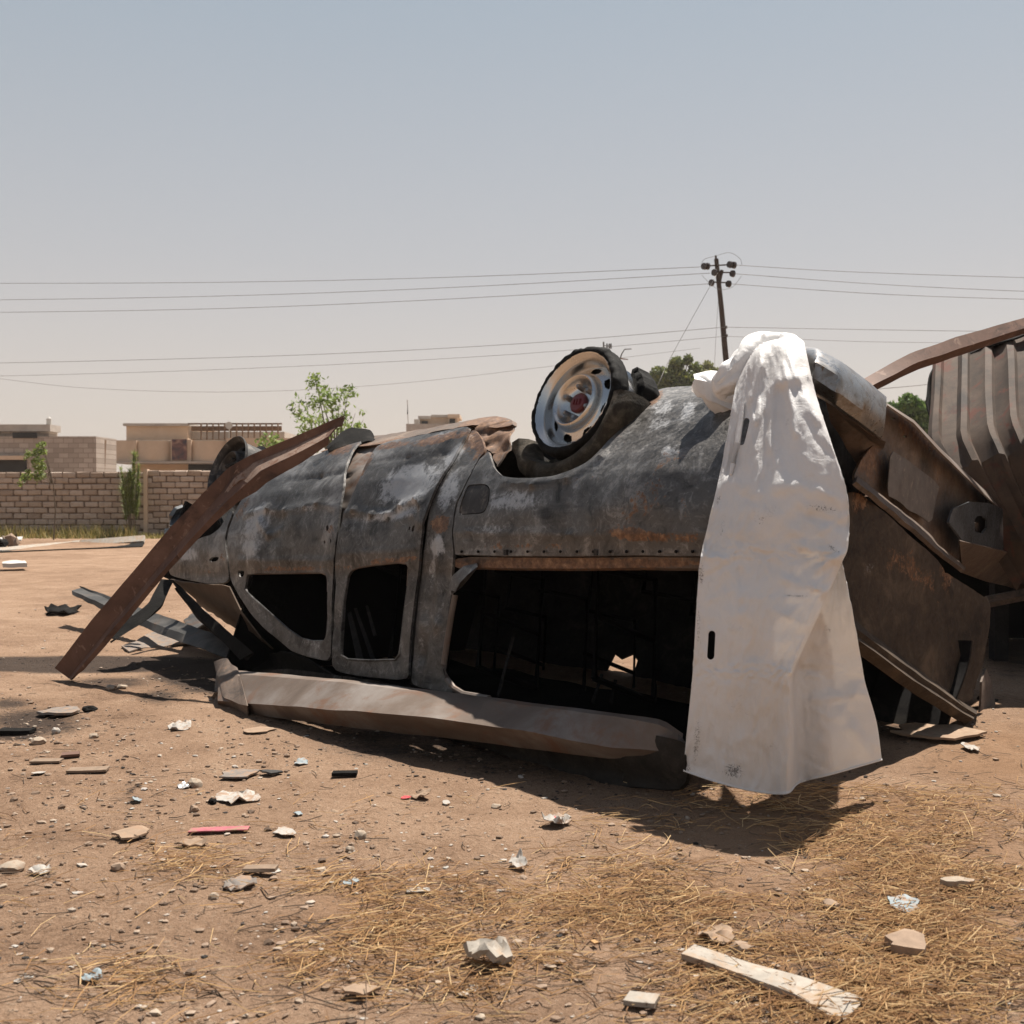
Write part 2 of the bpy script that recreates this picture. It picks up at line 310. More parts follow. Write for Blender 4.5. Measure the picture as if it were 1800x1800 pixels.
def resample(pl, n):
    pl = np.asarray(pl, float); d = np.r_[0, np.cumsum(np.linalg.norm(np.diff(pl, axis=0), axis=1))]
    t = np.linspace(0, d[-1], n); return np.stack([np.interp(t, d, pl[:, i]) for i in range(3)], -1)
def strip(name, lines, mat, parent=None, n=40, thick=.006, jit=0.0, ang=30, local=None):
    """a folded sheet running through several edge lines (each a list of points), with thickness"""
    L = [resample(l, n) for l in lines]; V = np.array(L)
    if jit:
        for i in range(V.shape[0]):
            for j in range(n): V[i, j] += np.array(noise.noise_vector(Vector(V[i, j]*6.0)))*jit
    m = V.shape[0]; P = V.reshape(-1, 3)
    if local is not None: P = np.array([local(p) for p in P])
    F = [(i*n+j, i*n+j+1, (i+1)*n+j+1, (i+1)*n+j) for i in range(m-1) for j in range(n-1)]
    return solid(name, P, F, thick, mat, parent, ang)
def solid(name, P, F, thick, mat, parent=None, ang=38, attrs=None, direction=None):
    P = np.asarray(P, float); nv = len(P); nor = np.zeros((nv, 3))
    for f in F:
        a = np.cross(P[f[1]]-P[f[0]], P[f[2]]-P[f[0]])
        for i in f: nor[i] += a
    nor /= np.maximum(np.linalg.norm(nor, axis=1), 1e-12)[:, None]
    if direction is not None: nor = np.tile(np.asarray(direction, float), (nv, 1))
    Q = P-nor*thick; cnt = {}
    for f in F:
        for i in range(len(f)):
            a, b = f[i], f[(i+1) % len(f)]; cnt[(a, b)] = cnt.get((a, b), 0)+1
    rim = [(a, b) for (a, b) in cnt if (b, a) not in cnt]
    faces = [tuple(f) for f in F]+[tuple(i+nv for i in f[::-1]) for f in F]+[(b, a, a+nv, b+nv) for a, b in rim]
    if attrs: attrs = {k: np.r_[v, v] for k, v in attrs.items()}
    return mk(name, np.r_[P, Q], faces, mat, parent, ang, attrs)
def inpoly(x, y, poly):
    poly = np.asarray(poly); c = np.zeros(x.shape, bool); j = len(poly)-1
    for i in range(len(poly)):
        xi, yi = poly[i]; xj, yj = poly[j]
        m = ((yi > y) != (yj > y)); 
        with np.errstate(divide='ignore', invalid='ignore'): c ^= m & (x < (xj-xi)*(y-yi)/(yj-yi+1e-15)+xi)
        j = i
    return c
def chaikin(p, it=2, q=.2):
    p = np.asarray(p, float)
    for _ in range(it):
        a = p; b = np.roll(p, -1, 0); p = np.empty((len(a)*2, 2)); p[0::2] = a*(1-q)+b*q; p[1::2] = a*q+b*(1-q)
    return p
def dense(poly, step):
    out = []
    for a, b in zip(poly, np.roll(poly, -1, 0)):
        n = max(1, int(np.linalg.norm(b-a)/step))
        for i in range(n): out.append(a+(b-a)*i/n)
    return np.array(out)
def region(outline, holes, step):
    """triangulated flat region (2D points, triangles)"""
    loops = [dense(np.asarray(outline), step)]+[dense(np.asarray(h), step) for h in holes]
    lo = loops[0].min(0); hi = loops[0].max(0)
    gx, gy = np.meshgrid(np.arange(lo[0], hi[0], step), np.arange(lo[1], hi[1], step)); gx = gx.ravel()+0; gy = gy.ravel()+0
    gx = gx+rng.uniform(-.2, .2, gx.shape)*step; gy = gy+rng.uniform(-.2, .2, gy.shape)*step
    keep = inpoly(gx, gy, loops[0])
    for h in loops[1:]: keep &= ~inpoly(gx, gy, h)
    allb = np.concatenate(loops); g = np.stack([gx[keep], gy[keep]], -1)
    if len(g):
        dmin = np.full(len(g), 9e9)
        for b in allb: dmin = np.minimum(dmin, ((g-b)**2).sum(1))
        g = g[dmin > (.45*step)**2]
    pts = np.concatenate([allb, g]); edges = []; k = 0
    for l in loops:
        n = len(l); edges += [(k+i, k+(i+1) % n) for i in range(n)]; k += n
    r = delaunay_2d_cdt([Vector(p) for p in pts], edges, [], 0, 1e-7)
    P = np.array([tuple(p) for p in r[0]]); T = np.array([f for f in r[2] if len(f) == 3])
    c = P[T].mean(1); ok = inpoly(c[:, 0], c[:, 1], loops[0])
    for h in loops[1:]: ok &= ~inpoly(c[:, 0], c[:, 1], h)
    T = T[ok]; used = np.unique(T); re = -np.ones(len(P), int); re[used] = np.arange(len(used))
    return P[used], [tuple(re[t]) for t in T]
def blobs(PX, spec):
    """soft-edged stain map: spec = (px, py, rx, ry, angle, strength)"""
    v = np.zeros(len(PX))
    for (x, y, rx, ry, a, s) in spec:
        c, si = math.cos(math.radians(a)), math.sin(math.radians(a)); dx = PX[:, 0]-x; dy = PX[:, 1]-y
        d = np.sqrt(((dx*c+dy*si)/rx)**2+((-dx*si+dy*c)/ry)**2); v = np.maximum(v, s*np.clip(1.35-d, 0, 1))
    return v
def fbm(p, s, o=4): return noise.fractal(Vector(p)*s, 1.0, 2.0, o)
# ================================================================== ground
def graded(a0, a1, step, far, grow=1.12):
    c = list(np.arange(a0, a1+step*.5, step)); s = step
    while c[-1] < far[1]: s *= grow; c.append(c[-1]+s)
    s = step; L = [a0]
    while L[-1] > far[0]: s *= grow; L.append(L[-1]-s)
    return np.array(L[1:][::-1]+c)
xs = graded(-5.2, 4.6, .04, (-1500, 1500), 1.16); ys = graded(1.6, 13.5, .04, (-400, 2500), 1.16)
GX, GY = np.meshgrid(xs, ys); gx = GX.ravel(); gy = GY.ravel()
def gz(x, y): return .014*noise.noise(Vector((x*1.1, y*1.1, 0)))+.009*noise.noise(Vector((x*4.2, y*4.2, 3)))+.006*noise.noise(Vector((x*13, y*13, 7)))
near = (np.abs(gx) < 12) & (gy > 0) & (gy < 40)
gzv = np.zeros(len(gx))
for i in np.nonzero(near)[0]: gzv[i] = gz(gx[i], gy[i])
P = np.stack([gx, gy, gzv], -1); Pf = P.copy(); Pf[:, 1] = np.maximum(Pf[:, 1], .5)
PX = proj(Pf); PX[gy < .6] = (-9999, 9999)
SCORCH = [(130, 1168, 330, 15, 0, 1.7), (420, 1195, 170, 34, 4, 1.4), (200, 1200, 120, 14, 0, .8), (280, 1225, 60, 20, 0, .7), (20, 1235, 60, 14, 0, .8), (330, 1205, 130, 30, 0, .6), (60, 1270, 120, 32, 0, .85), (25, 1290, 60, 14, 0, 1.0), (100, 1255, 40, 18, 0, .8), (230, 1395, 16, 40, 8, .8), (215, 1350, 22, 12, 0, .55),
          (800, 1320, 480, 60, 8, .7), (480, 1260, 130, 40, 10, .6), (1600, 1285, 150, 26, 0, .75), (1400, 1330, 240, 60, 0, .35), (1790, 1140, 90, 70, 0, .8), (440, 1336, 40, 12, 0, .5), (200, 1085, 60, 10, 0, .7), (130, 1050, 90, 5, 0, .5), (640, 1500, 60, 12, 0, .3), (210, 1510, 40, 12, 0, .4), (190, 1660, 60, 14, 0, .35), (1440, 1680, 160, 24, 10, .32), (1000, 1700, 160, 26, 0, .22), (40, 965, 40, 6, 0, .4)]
STRAW = [(1500, 1450, 420, 110, 0, .9), (1650, 1600, 330, 200, 0, 1.0), (1150, 1590, 420, 90, 0, .85), (1500, 1720, 400, 120, 0, 1.0), (700, 1640, 260, 80, 10, .7), (340, 1520, 120, 50, 0, .55), (620, 1580, 140, 60, 0, .7), (540, 1680, 70, 50, 0, .7), (1750, 1330, 220, 90, 0, .8), (850, 1560, 200, 50, 0, .6), (200, 1720, 220, 60, 0, .4), (900, 1700, 300, 80, 0, .55), (1330, 1440, 90, 20, 0, .5)]
F = []; nx = len(xs)
for j in range(len(ys)-1):
    k = j*nx; F += [(k+i, k+i+1, k+nx+i+1, k+nx+i) for i in range(nx-1)]
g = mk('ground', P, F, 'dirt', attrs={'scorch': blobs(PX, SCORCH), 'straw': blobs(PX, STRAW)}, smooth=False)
g.data.polygons.foreach_set('use_smooth', np.ones(len(F), bool)); tag(g, 'dry sandy brown dirt yard strewn with straw and rubble', 'ground', kind='structure')
# loose straw, pebbles and twigs lying on it
def scatter(n, spec, base, yr=(1000, 2150), xr=(-350, 2150), pw=1.0, clump=False):
    out = []
    while len(out) < n:
        q = rng.uniform((xr[0], yr[0]), (xr[1], yr[1]), (n, 2)); dn = blobs(q, spec)**pw*(1-base)+base
        # even on the ground rather than in the picture
        p = q[rng.uniform(0, 1, n) < dn]
        if clump:
            g_ = [gnd(*k) for k in p]; keep = [noise.noise(Vector((k[0]*2.3, k[1]*2.3, 11)))+.6*noise.noise(Vector((k[0]*7, k[1]*7, 2))) > rng.uniform(-.55, .25) for k in g_]; p = p[np.array(keep)]
        out += list(p)
    return np.array(out[:n])
def straw_mesh(name, pts, lr, wr, mat, lift=.012, bend=.25):
    V = []; Fq = []
    for (px, py) in pts:
        c = gnd(px, py); z0 = gz(c[0], c[1])+.002
        L = rng.uniform(*lr)*(1 if rng.uniform() < .85 else 1.7); w = rng.uniform(*wr); a = rng.uniform(0, math.pi) if rng.uniform() < .6 else rng.normal(.25, .35); b = rng.normal(0, bend)
        k = len(V); z = z0+rng.uniform(.001, lift); tl = rng.normal(0, .10)*L
        for s in (-1, 0, 1):
            ca, sa = math.cos(a+b*s), math.sin(a+b*s); x = c[0]+ca*L*.5*s; y = c[1]+sa*L*.5*s; zz = max(z0, z+tl*s+(.3*lift if s == 0 else 0))
            V += [(x-sa*w, y+ca*w, zz), (x+sa*w*.0, y-ca*w*.0, zz+w*1.2), (x+sa*w, y-ca*w, zz)]
        for q in (0, 3): Fq += [(k+q, k+q+1, k+q+4, k+q+3), (k+q+1, k+q+2, k+q+5, k+q+4)]
    o = mk(name, V, Fq, mat, smooth=False); return o
tag(straw_mesh('straw_litter', scatter(9500, STRAW, .03, (1380, 2150), pw=1.8, clump=True), (.025, .12), (.0006, .0015), 'straw'), 'golden dry straw strewn over the right half of the dirt', 'straw', kind='stuff')
tag(straw_mesh('twig_litter', scatter(1300, STRAW, .25, (1150, 2100)), (.02, .10), (.0009, .0022), 'twig', .006), 'thin dark twigs and burnt stalks scattered on the dirt', 'twigs', kind='stuff')
ICO = bmesh.new(); bmesh.ops.create_icosphere(ICO, subdivisions=1, radius=1); ICOV = np.array([v.co[:] for v in ICO.verts]); ICOF = [tuple(v.index for v in f.verts) for f in ICO.faces]; ICO.free()
def pebble_mesh(name, pts, sr, mat, flat=.55):
    V = []; Fq = []
    for (px, py) in pts:
        c = gnd(px, py); s = sr[0]*(sr[1]/sr[0])**(rng.uniform()**2.2); k = len(V); a = rng.uniform(0, 6.28); ca, sa = math.cos(a), math.sin(a)
        Q = ICOV*(1+rng.uniform(-.32, .32, (len(ICOV), 1)))*s*np.array([1, rng.uniform(.5, .95), flat*rng.uniform(.5, 1.1)])
        X = Q[:, 0]*ca-Q[:, 1]*sa+c[0]; Y = Q[:, 0]*sa+Q[:, 1]*ca+c[1]; Z = Q[:, 2]+gz(c[0], c[1])+s*.22
        V += list(zip(X, Y, Z)); Fq += [tuple(i+k for i in f) for f in ICOF]
    return mk(name, V, Fq, mat, smooth=False)
tag(pebble_mesh('pebble_litter', np.r_[scatter(9000, [(500, 1400, 900, 500, 0, 1)], .5, (1010, 2100)), scatter(900, [(100, 1290, 160, 50, 0, 1), (620, 1480, 60, 40, 0, 1), (430, 1330, 90, 40, 0, .8), (150, 1400, 250, 60, 0, .5)], .02, (1150, 1600), (-100, 900))], (.002, .016), 'pebble'), 'small pale pebbles and crumbs of rubble over the dirt', 'pebbles', kind='stuff')
tag(pebble_mesh('paper_litter', scatter(420, [(400, 1450, 700, 260, 0, 1)], .35, (1180, 1900)), (.004, .016), 'paper_white', .16), 'tiny pale scraps of paper and foil strewn over the dirt', 'litter', kind='stuff')
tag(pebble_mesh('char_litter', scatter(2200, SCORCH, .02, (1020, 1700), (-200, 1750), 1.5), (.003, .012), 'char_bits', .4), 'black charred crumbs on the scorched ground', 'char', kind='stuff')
# ================================================================== boundary wall
WY = 29.6
wl = root('block_wall', (-8, WY, 0), 'low boundary wall of brown concrete blocks across the back of the yard', 'wall')
def blockmesh(seed):
    r = random.Random(seed); bm = bmesh.new(); bmesh.ops.create_cube(bm, size=1)
    for v in bm.verts: v.co.x *= .345+r.uniform(-.012, .008); v.co.y *= .16; v.co.z *= .138+r.uniform(-.008, .004)
    bmesh.ops.bevel(bm, geom=bm.edges[:]+bm.verts[:], offset=.022, segments=1, affect='EDGES')
    for v in bm.verts: v.co += Vector((r.uniform(-1, 1), r.uniform(-1, 1), r.uniform(-1, 1)))*.007
    me = bpy.data.meshes.new('block'); bm.to_mesh(me); bm.free(); me.materials.append(MATS['wall_block']); return me
BM = [blockmesh(i) for i in range(7)]; restv = MB(); CW, CHh = .362, .1535
stepx = at(258, 870, WY)[0]
for r in range(11):
    x = -18+(CW/2 if r % 2 else 0)+random.uniform(-.03, .03)
    while x < 11:
        px = proj((x, WY, 1))[0]; z = (r+.5)*CHh+(.045 if x > stepx else 0)+random.uniform(-.006, .006)
        if -25 < px < 378 and not (r == 10 and random.random() < .0):
            o = bpy.data.objects.new('block', random.choice(BM)); COL.objects.link(o); o.parent = wl
            o.location = (x+8+random.uniform(-.008, .008), random.uniform(-.014, .014), z); o.rotation_euler = (0, random.uniform(-.02, .02), random.choice((0, math.pi))+random.uniform(-.02, .02))
        else: restv.box((x, WY, z), (.345, .16, .138))
        x += CW
rb = restv.build('far_blocks', 'wall_block', wl); rb['kind'] = 'stuff'
MB().box((-3.5, WY+.015, .85), (29, .11, 1.68)).build('mortar_core', 'mortar', wl)
MB().box((stepx, WY-.02, .88), (.10, .2, 1.76)).build('pier', 'render_beige', wl)
# ================================================================== houses behind the wall
def pbox(px0, py0, px1, py1, D, depth, zb=None):
    a = at(px0, py0, D); b = at(px1, py1, D); z0 = b[2] if zb is None else zb
    return ((a[0]+b[0])/2, D+depth/2, (a[2]+z0)/2), (abs(b[0]-a[0]), depth, a[2]-z0)
def pb(name, px0, py0, px1, py1, D, depth, mat, par, zb=None):
    c, s_ = pbox(px0, py0, px1, py1, D, depth, zb); return MB().box(c, s_).build(name, mat, par)
D1 = 46
h1 = root('grey_house', tuple(at(60, 900, D1)*[1, 1, 0]), 'unfinished grey block house with a slit window behind the left wall', 'house')
sx = at(165, 800, D1); sx2 = at(202, 800, D1+4)
w1 = pb('front_wall', -140, 767, 165, 0, D1, 2.35, 'grey_blocks', h1, 0.0)
pb('garage_opening', -60, 808, 47, 850, D1-.04, .02, 'dark_opening', h1); pb('lintel', -70, 801, 43, 808, D1-.3, .3, 'render_beige', h1)
pb('upper_room', -140, 756, 86, 766.5, D1+.6, .9, 'grey_blocks', h1); pb('parapet', -150, 746, 88, 758, D1+.35, 1.1, 'concrete', h1)
pb('slit_window', 22, 760, 65, 770, D1-.05, .04, 'dark_opening', h1)
strip('drain_pipe', [[at(180.8, 773, 46.96), at(184.8, 774, 47.25)], [at(180.8, 840, 46.96), at(184.8, 840, 47.25)]], 'fence_brown', h1, 3, .08)
strip('door', [[at(190.3, 813, 47.6), at(197.3, 814, 48.06)], [at(190.3, 850, 47.6), at(197.3, 850, 48.06)]], 'dark_opening', h1, 3, .05)
for q in range(5): pb('window_bar', 3+q*8, 829, 4+q*8, 840, D1-.08, .02, 'white_plaster', h1)
mb = MB(); c = at(86, 741, D1+1); mb.tube([c-[0, 0, .2], c+[0, 0, .12]], [.10, .10], 10).tube([c+[0, 0, .12], c+[0, 0, .2]], [.10, .03], 10); tag(mb.build('water_tank', 'white_plaster'), 'small white tank standing on the grey house roof', 'tank')
D2 = 52
h2 = root('beige_house', tuple(at(350, 900, D2)*[1, 1, 0]), 'beige rendered house with rounded balcony and pergola behind the wall', 'house')
pb('lower_wall', 232, 811, 640, 0, D2+1.2, 6, 'render_beige', h2, 0.0)
pb('upper_wall', 222, 746, 330, 775, D2+1.0, 5, 'render_beige', h2); pb('roof_edge', 216, 744, 333, 748.5, D2+.8, 5.5, 'concrete', h2)
pb('balcony_slab', 200, 811, 520, 814.5, D2-.3, 1.8, 'concrete', h2)
pb('balcony_end', 200, 774, 240, 811, D2, 1.2, 'render_beige', h2); pb('balcony_pier', 300, 773, 336, 811, D2-.05, 1.2, 'render_beige', h2); pb('balcony_pier', 398, 770, 520, 811, D2-.05, 1.2, 'render_beige', h2)
for (a, b) in ((240, 300), (336, 398)):
    top = []; bot = []
    for i in range(13):
        t = i/12; bul = math.sin(t*math.pi)*-.45+.35; top.append(at(a+(b-a)*t, 775+(0), D2+bul)); bot.append(at(a+(b-a)*t, 811, D2+bul))
    strip('curved_parapet', [top, bot], 'render_beige', h2, 13, .12, ang=60)
    strip('parapet_cap', [[p+[0, -.06, .03] for p in top], [p+[0, .15, .03] for p in top]], 'concrete', h2, 13, .05, ang=60)
tag(pb('poster', 302, 772, 328, 808.5, D2-.13, .04, 'poster', None), 'dark red framed poster hung on the beige balcony wall', 'poster')
pb('dark_veranda', 331, 814, 402, 850, D2+1.1, .08, 'dark_opening', h2)
pb('roof_wall', 336, 759, 500, 772, D2+1.6, 3, 'concrete', h2)
pr = pb('pergola_beam', 330, 743.5, 495, 746, D2+.6, .15, 'fence_brown', h2); pb('pergola_beam', 336, 749, 495, 757.5, D2+.9, .06, 'fence_brown', h2)
for i in range(14): pb('pergola_post', 352+i*10.4, 744, 354+i*10.4, 773, D2+.5, .1, 'fence_brown', h2)
mb = MB(); c = at(403, 748, D2+.4); mb.tube([c+[0, -.06, 0], c+[0, .02, 0]], [.17, .04], 14).tube([c, c-[0, 0, .9]], .025, 6); tag(mb.build('satellite_dish', 'white_plaster'), 'white satellite dish on the beige house pergola', 'dish')
D3 = 105
h3 = root('far_house', tuple(at(762, 900, D3)*[1, 1, 0]), 'distant two-tone house rising above the car beside a flag mast', 'house')
pb('lower_wall', 714, 745, 815, 0, D3, 9, 'concrete', h3, 0); pb('stair_block', 728, 737, 737, 745, D3+1, 2, 'concrete', h3); pb('upper_wall', 738, 731, 790, 748, D3+2, 5, 'render_beige', h3)
pb('roof_edge', 735, 731, 756, 736, D3+1.5, 5.5, 'concrete', h3); pb('roof_edge', 758, 729, 790, 733, D3+1.5, 5.5, 'concrete', h3); pb('annex', 788, 733, 804, 748, D3+1.2, 4, 'render_beige', h3); pb('annex_roof', 787, 728, 808, 734, D3+.8, 5, 'render_beige', h3)
pb('window', 790, 736, 800, 744, D3+1.1, .1, 'dark_opening', h3); pb('window', 741, 740, 752, 745, D3+1.9, .1, 'dark_opening', h3)
mb = MB(); mb.tube([at(717.5, 746, D3+1), at(716, 703, D3+1)], .035, 6); fm = mb.build('flag_mast', 'concrete'); tag(fm, 'thin mast with a furled dark flag on the distant house', 'mast')
MB().tube([at(716.3, 728, D3+1), at(716.6, 720, D3+1), at(716.2, 706, D3+1)], [.1, .06, .02], 8, flat=.6).build('flag', 'charred', fm)
# ================================================================== trees and plants
def leafmesh(centres, n, size, wide=.45, gate=.0, seed=1):
    r = np.random.default_rng(seed); V = []; Fq = []; wts = np.array([c[3]**2 for c in centres]); wts = wts/wts.sum(); idx = r.choice(len(centres), n, p=wts)
    for k_ in idx:
        x, y, z, rad = centres[k_][:4]; d = r.normal(size=3); d /= np.linalg.norm(d); q = np.array([x, y, z])+d*rad*r.uniform(.25, 1)**.6*np.array([1, 1, centres[k_][4] if len(centres[k_]) > 4 else 1])
        if gate and noise.noise(Vector(q)*gate) < -.05: continue
        a = r.normal(size=3); a /= np.linalg.norm(a); b = np.cross(a, r.normal(size=3)); b /= max(1e-6, np.linalg.norm(b)); L = size*r.uniform(.6, 1.4); k = len(V)
        V += [q-a*L*.5, q+b*L*wide*.5, q+a*L*.5, q-b*L*wide*.5]; Fq.append((k, k+1, k+2, k+3))
    return V, Fq
def limbs(base, ends, r0, mb=None, rr=random.Random(3)):
    mb = mb or MB(); base = Vector(base)
    for e in ends:
        e = Vector(e); m1 = base.lerp(e, .45)+Vector((rr.uniform(-.1, .1), rr.uniform(-.1, .1), .12))*(e-base).length*.4
        mb.tube([base, base.lerp(m1, .5), m1, m1.lerp(e, .5), e], [r0, r0*.8, r0*.55, r0*.35, r0*.12], 7)
    return mb
def tree(name, label, basepx, D, clumps, n, size, leaf, trunk_r, split=.45, group=None, gate=1.3, seed=1, wide=.45):
    r = random.Random(seed); b = at(basepx, 900, D); b[2] = 0; t = root(name, tuple(b), label, 'tree', group)
    C = []
    for (px, py, rp, *dz) in clumps:
        c = at(px, py, D); s = rp*D/FPX; C.append((c[0], D+r.uniform(-1, 1)*s*.9, c[2], s))
    zt = max(c[2] for c in C); fork = Vector((b[0], b[1], zt*split)); mb = MB(); mb.tube([Vector(b), Vector(b).lerp(fork, .5)+Vector((.05, 0, 0)), fork], [trunk_r, trunk_r*.85, trunk_r*.7], 9)
    limbs(fork, [(c[0], c[1], c[2]+c[3]*.3) for c in C], trunk_r*.55, mb, r); mb.build('trunk', 'bark', t)
    V, Fq = leafmesh(C, n, size, wide, gate, seed); mk('crown', V, Fq, leaf, t, smooth=False)
    return t
tree('young_tree', 'young bright green tree with sparse airy crown behind the front of the wreck', 590, 34,
     [(560, 690, 34), (535, 720, 28), (580, 700, 26), (600, 720, 34), (570, 745, 44), (625, 735, 26), (545, 760, 36), (598, 760, 40), (612, 690, 16), (555, 672, 14), (470, 780, 22), (450, 795, 24), (500, 790, 30), (640, 742, 12)], 3600, .14, 'leaf_light', .07, .4, gate=2.2, seed=4)
tree('bushy_tree', 'dense dark green tree with rounded lumps left of the draped tarp', 1180, 82,
     [(1190, 640, 14), (1210, 632, 9), (1223, 648, 12), (1160, 660, 18), (1185, 665, 26), (1145, 680, 22), (1130, 695, 14), (1210, 675, 24), (1170, 695, 26), (1222, 700, 18), (1122, 710, 18), (1195, 710, 28)], 12000, .34, 'leaf_dark', .3, .4, gate=0, seed=5)
tree('distant_tree', 'small yellow green tree just left of the leaning power pole', 1243, 98, [(1245, 645, 12), (1236, 655, 14), (1256, 656, 11), (1245, 668, 18)], 1800, .38, 'leaf_olive', .2, .4, gate=.8, seed=6)
tree('roadside_tree', 'leafy green tree showing between the rear bumper and the corrugated sheets', 1605, 48, [(1595, 712, 20), (1575, 725, 20), (1615, 725, 20), (1600, 745, 30), (1625, 755, 22), (1580, 755, 20), (1640, 740, 14), (1610, 785, 30), (1640, 780, 20)], 6500, .24, 'leaf_mid', .15, .4, gate=0, seed=8)
tree('sapling', 'thin bare-stemmed sapling with a narrow crown in front of the wall', 94, 27.5, [(72, 780, 9), (68, 800, 12), (74, 815, 14), (60, 815, 12), (52, 800, 10), (45, 805, 8), (65, 835, 12), (50, 835, 12), (75, 795, 8), (72, 770, 5), (40, 848, 8), (60, 850, 8)], 1300, .10, 'leaf_weed', .018, .55, gate=3, seed=9)
def tallweed():
    b = gnd(229, 945); t = root('tall_weed', tuple(b), 'tall feathery green weed growing up against the wall pier', 'plant')
    r = random.Random(11); mb = MB(); V = []; Fq = []
    for i in range(9):
        top = at(225+r.uniform(-16, 20), 800+r.uniform(-5, 60), b[1]-r.uniform(0, .3)); b0 = Vector(b)+Vector((r.uniform(-.1, .1), r.uniform(-.05, .05), 0)); tv = Vector(top)
        mb.tube([b0, b0.lerp(tv, .5), tv], [.014, .01, .004], 5)
        for j in range(330):
            s = r.uniform(.25, 1)**.8; q = b0.lerp(tv, s); d = Vector((r.uniform(-1, 1), r.uniform(-1, 1), r.uniform(.2, 1))).normalized(); L = r.uniform(.07, .24); w = Vector((d.y, -d.x, 0)).normalized()*.010; k = len(V)
            V += [q-w, q+w, q+d*L]; Fq.append((k, k+1, k+2))
    mb.build('stem', 'bark', t); mk('foliage', V, Fq, 'leaf_weed', t, smooth=False)
tallweed()
V = []; Fq = []
for i in range(2600):
    px = rng.uniform(-60, 380); D = WY-rng.uniform(.15, 1.4); x = at(px, 900, D)[0]; h = rng.uniform(.08, .42)*(1.0 if px < 240 else .45); k = len(V); a = rng.uniform(0, 6.28); lx, ly = rng.normal(0, .08, 2)
    V += [(x-.012*math.cos(a), D-.012*math.sin(a), 0), (x+.012*math.cos(a), D+.012*math.sin(a), 0), (x+lx, D+ly, h)]; Fq.append((k, k+1, k+2))
tag(mk('wall_grass', V, Fq, 'dry_grass', smooth=False), 'yellowing grass growing along the foot of the block wall', 'grass', kind='stuff')
# ================================================================== power poles and cables
DP = 45.0
pl = root('power_pole', tuple(gnd(1306, 872+FPX*CAMH/DP)), 'leaning rusty power pole with disc insulators behind the tarp', 'pole')
tb = gnd(1306, 872+FPX*CAMH/DP); MB().tube([tb, at(1275, 620, DP), at(1268, 540, DP), at(1259, 455, DP)], [.13, .115, .10, .085], 10).build('shaft', 'pole_rust', pl)
MB().tube([at(1259, 458, DP), at(1258, 449, DP)], .04, 8).build('top_pin', 'pole_rust', pl)
MB().tube([at(1264, 498, DP), at(1269, 475, DP)], .07, 8).build('strut', 'pole_rust', pl)
for (a, b, y, y2) in ((1249, 1290, 467, 465), (1258, 1282, 479, 479), (1256, 1280, 496, 497)):
    MB().tube([at(a, y, DP-.25), at((a+b)/2, (y+y2)/2, DP), at(b, y2, DP-.25)], .03, 6).build('cross_arm', 'pole_rust', pl)
for (x, y) in ((1237, 468), (1242.5, 468), (1255, 479), (1250, 497), (1282, 465), (1289, 466), (1287, 481), (1280, 499)):
    c = at(x, y, DP-.3); MB().tube([c-[.02, .03, 0], c+[.06, .03, 0], c+[.10, .03, 0]], [.13, .14, .05], 12).build('insulator', 'insulator', pl)
for (x, y) in ((1275, 575), (1276, 590)):
    MB().tube([at(x-1, y, DP-.1), at(x+3, y, DP-.1)], .06, 8).build('cable_clamp', 'pole_rust', pl)
def cable(pts, d0, d1, label, group, r=.011, name='power_cable'):
    n = len(pts); W = [at(x, y, d0+(d1-d0)*i/(n-1)) for i, (x, y) in enumerate(pts)]
    # smooth the sagging line
    W = np.array(W); t = np.linspace(0, n-1, 26); out = []
    for q in t:
        i = min(int(q), n-2); f = q-i; p0, p1, p2, p3 = W[max(i-1, 0)], W[i], W[i+1], W[min(i+2, n-1)]
        out.append(.5*((2*p1)+(-p0+p2)*f+(2*p0-5*p1+4*p2-p3)*f*f+(-p0+3*p1-3*p2+p3)*f**3))
    return tag(MB().tube(out, r, 5).build(name, 'wire_dark'), label, 'cable', group)
G1 = 'overhead cables on the leaning pole'
cable([(1236, 469), (800, 487), (400, 496), (0, 498), (-300, 497)], 44.7, 60, 'topmost overhead cable running left from the leaning pole', G1)
cable([(1248, 480), (800, 505), (400, 520), (0, 527), (-300, 528)], 44.7, 60, 'second overhead cable from the top running left from the leaning pole', G1)
cable([(1245, 499), (800, 525), (400, 542), (0, 549), (-300, 550)], 44.7, 60, 'third overhead cable from the top running left from the leaning pole', G1)
cable([(1295, 466), (1500, 478), (1800, 488), (2100, 496)], 44.7, 50, 'topmost overhead cable running right from the leaning pole', G1)
cable([(1290, 481), (1550, 500), (1800, 512), (2100, 522)], 44.7, 50, 'middle overhead cable running right from the leaning pole top', G1)
cable([(1284, 499), (1550, 517), (1800, 526), (2100, 533)], 44.7, 50, 'lowest overhead cable running right from the leaning pole top', G1)
cable([(1275, 575), (900, 605), (500, 625), (0, 638), (-300, 640)], 44.8, 56, 'fourth cable from the top running left, clamped halfway up the pole', G1, .010)
cable([(1276, 591), (900, 623), (450, 647), (0, 661), (-300, 664)], 44.8, 56, 'lowest thin cable running left from the leaning pole', G1, .008)
cable([(1276, 575), (1500, 579), (1700, 582), (1950, 585)], 44.8, 49, 'cable clamped halfway up the pole running right', G1, .010)
cable([(1277, 591), (1500, 600), (1700, 603), (1950, 607)], 44.8, 49, 'lowest thin cable running right from the leaning pole', G1, .008)
cable([(1263, 478), (1247, 505), (1176, 634), (1150, 690), (1050, 885)], 45, 41, 'guy wire slanting down left from the leaning pole top', G1, .009, 'guy_wire')
cable([(1263, 520), (1257, 620), (1255, 700), (1250, 900)], 45, 46, 'near-vertical stay wire just left of the leaning pole', G1, .006, 'guy_wire')
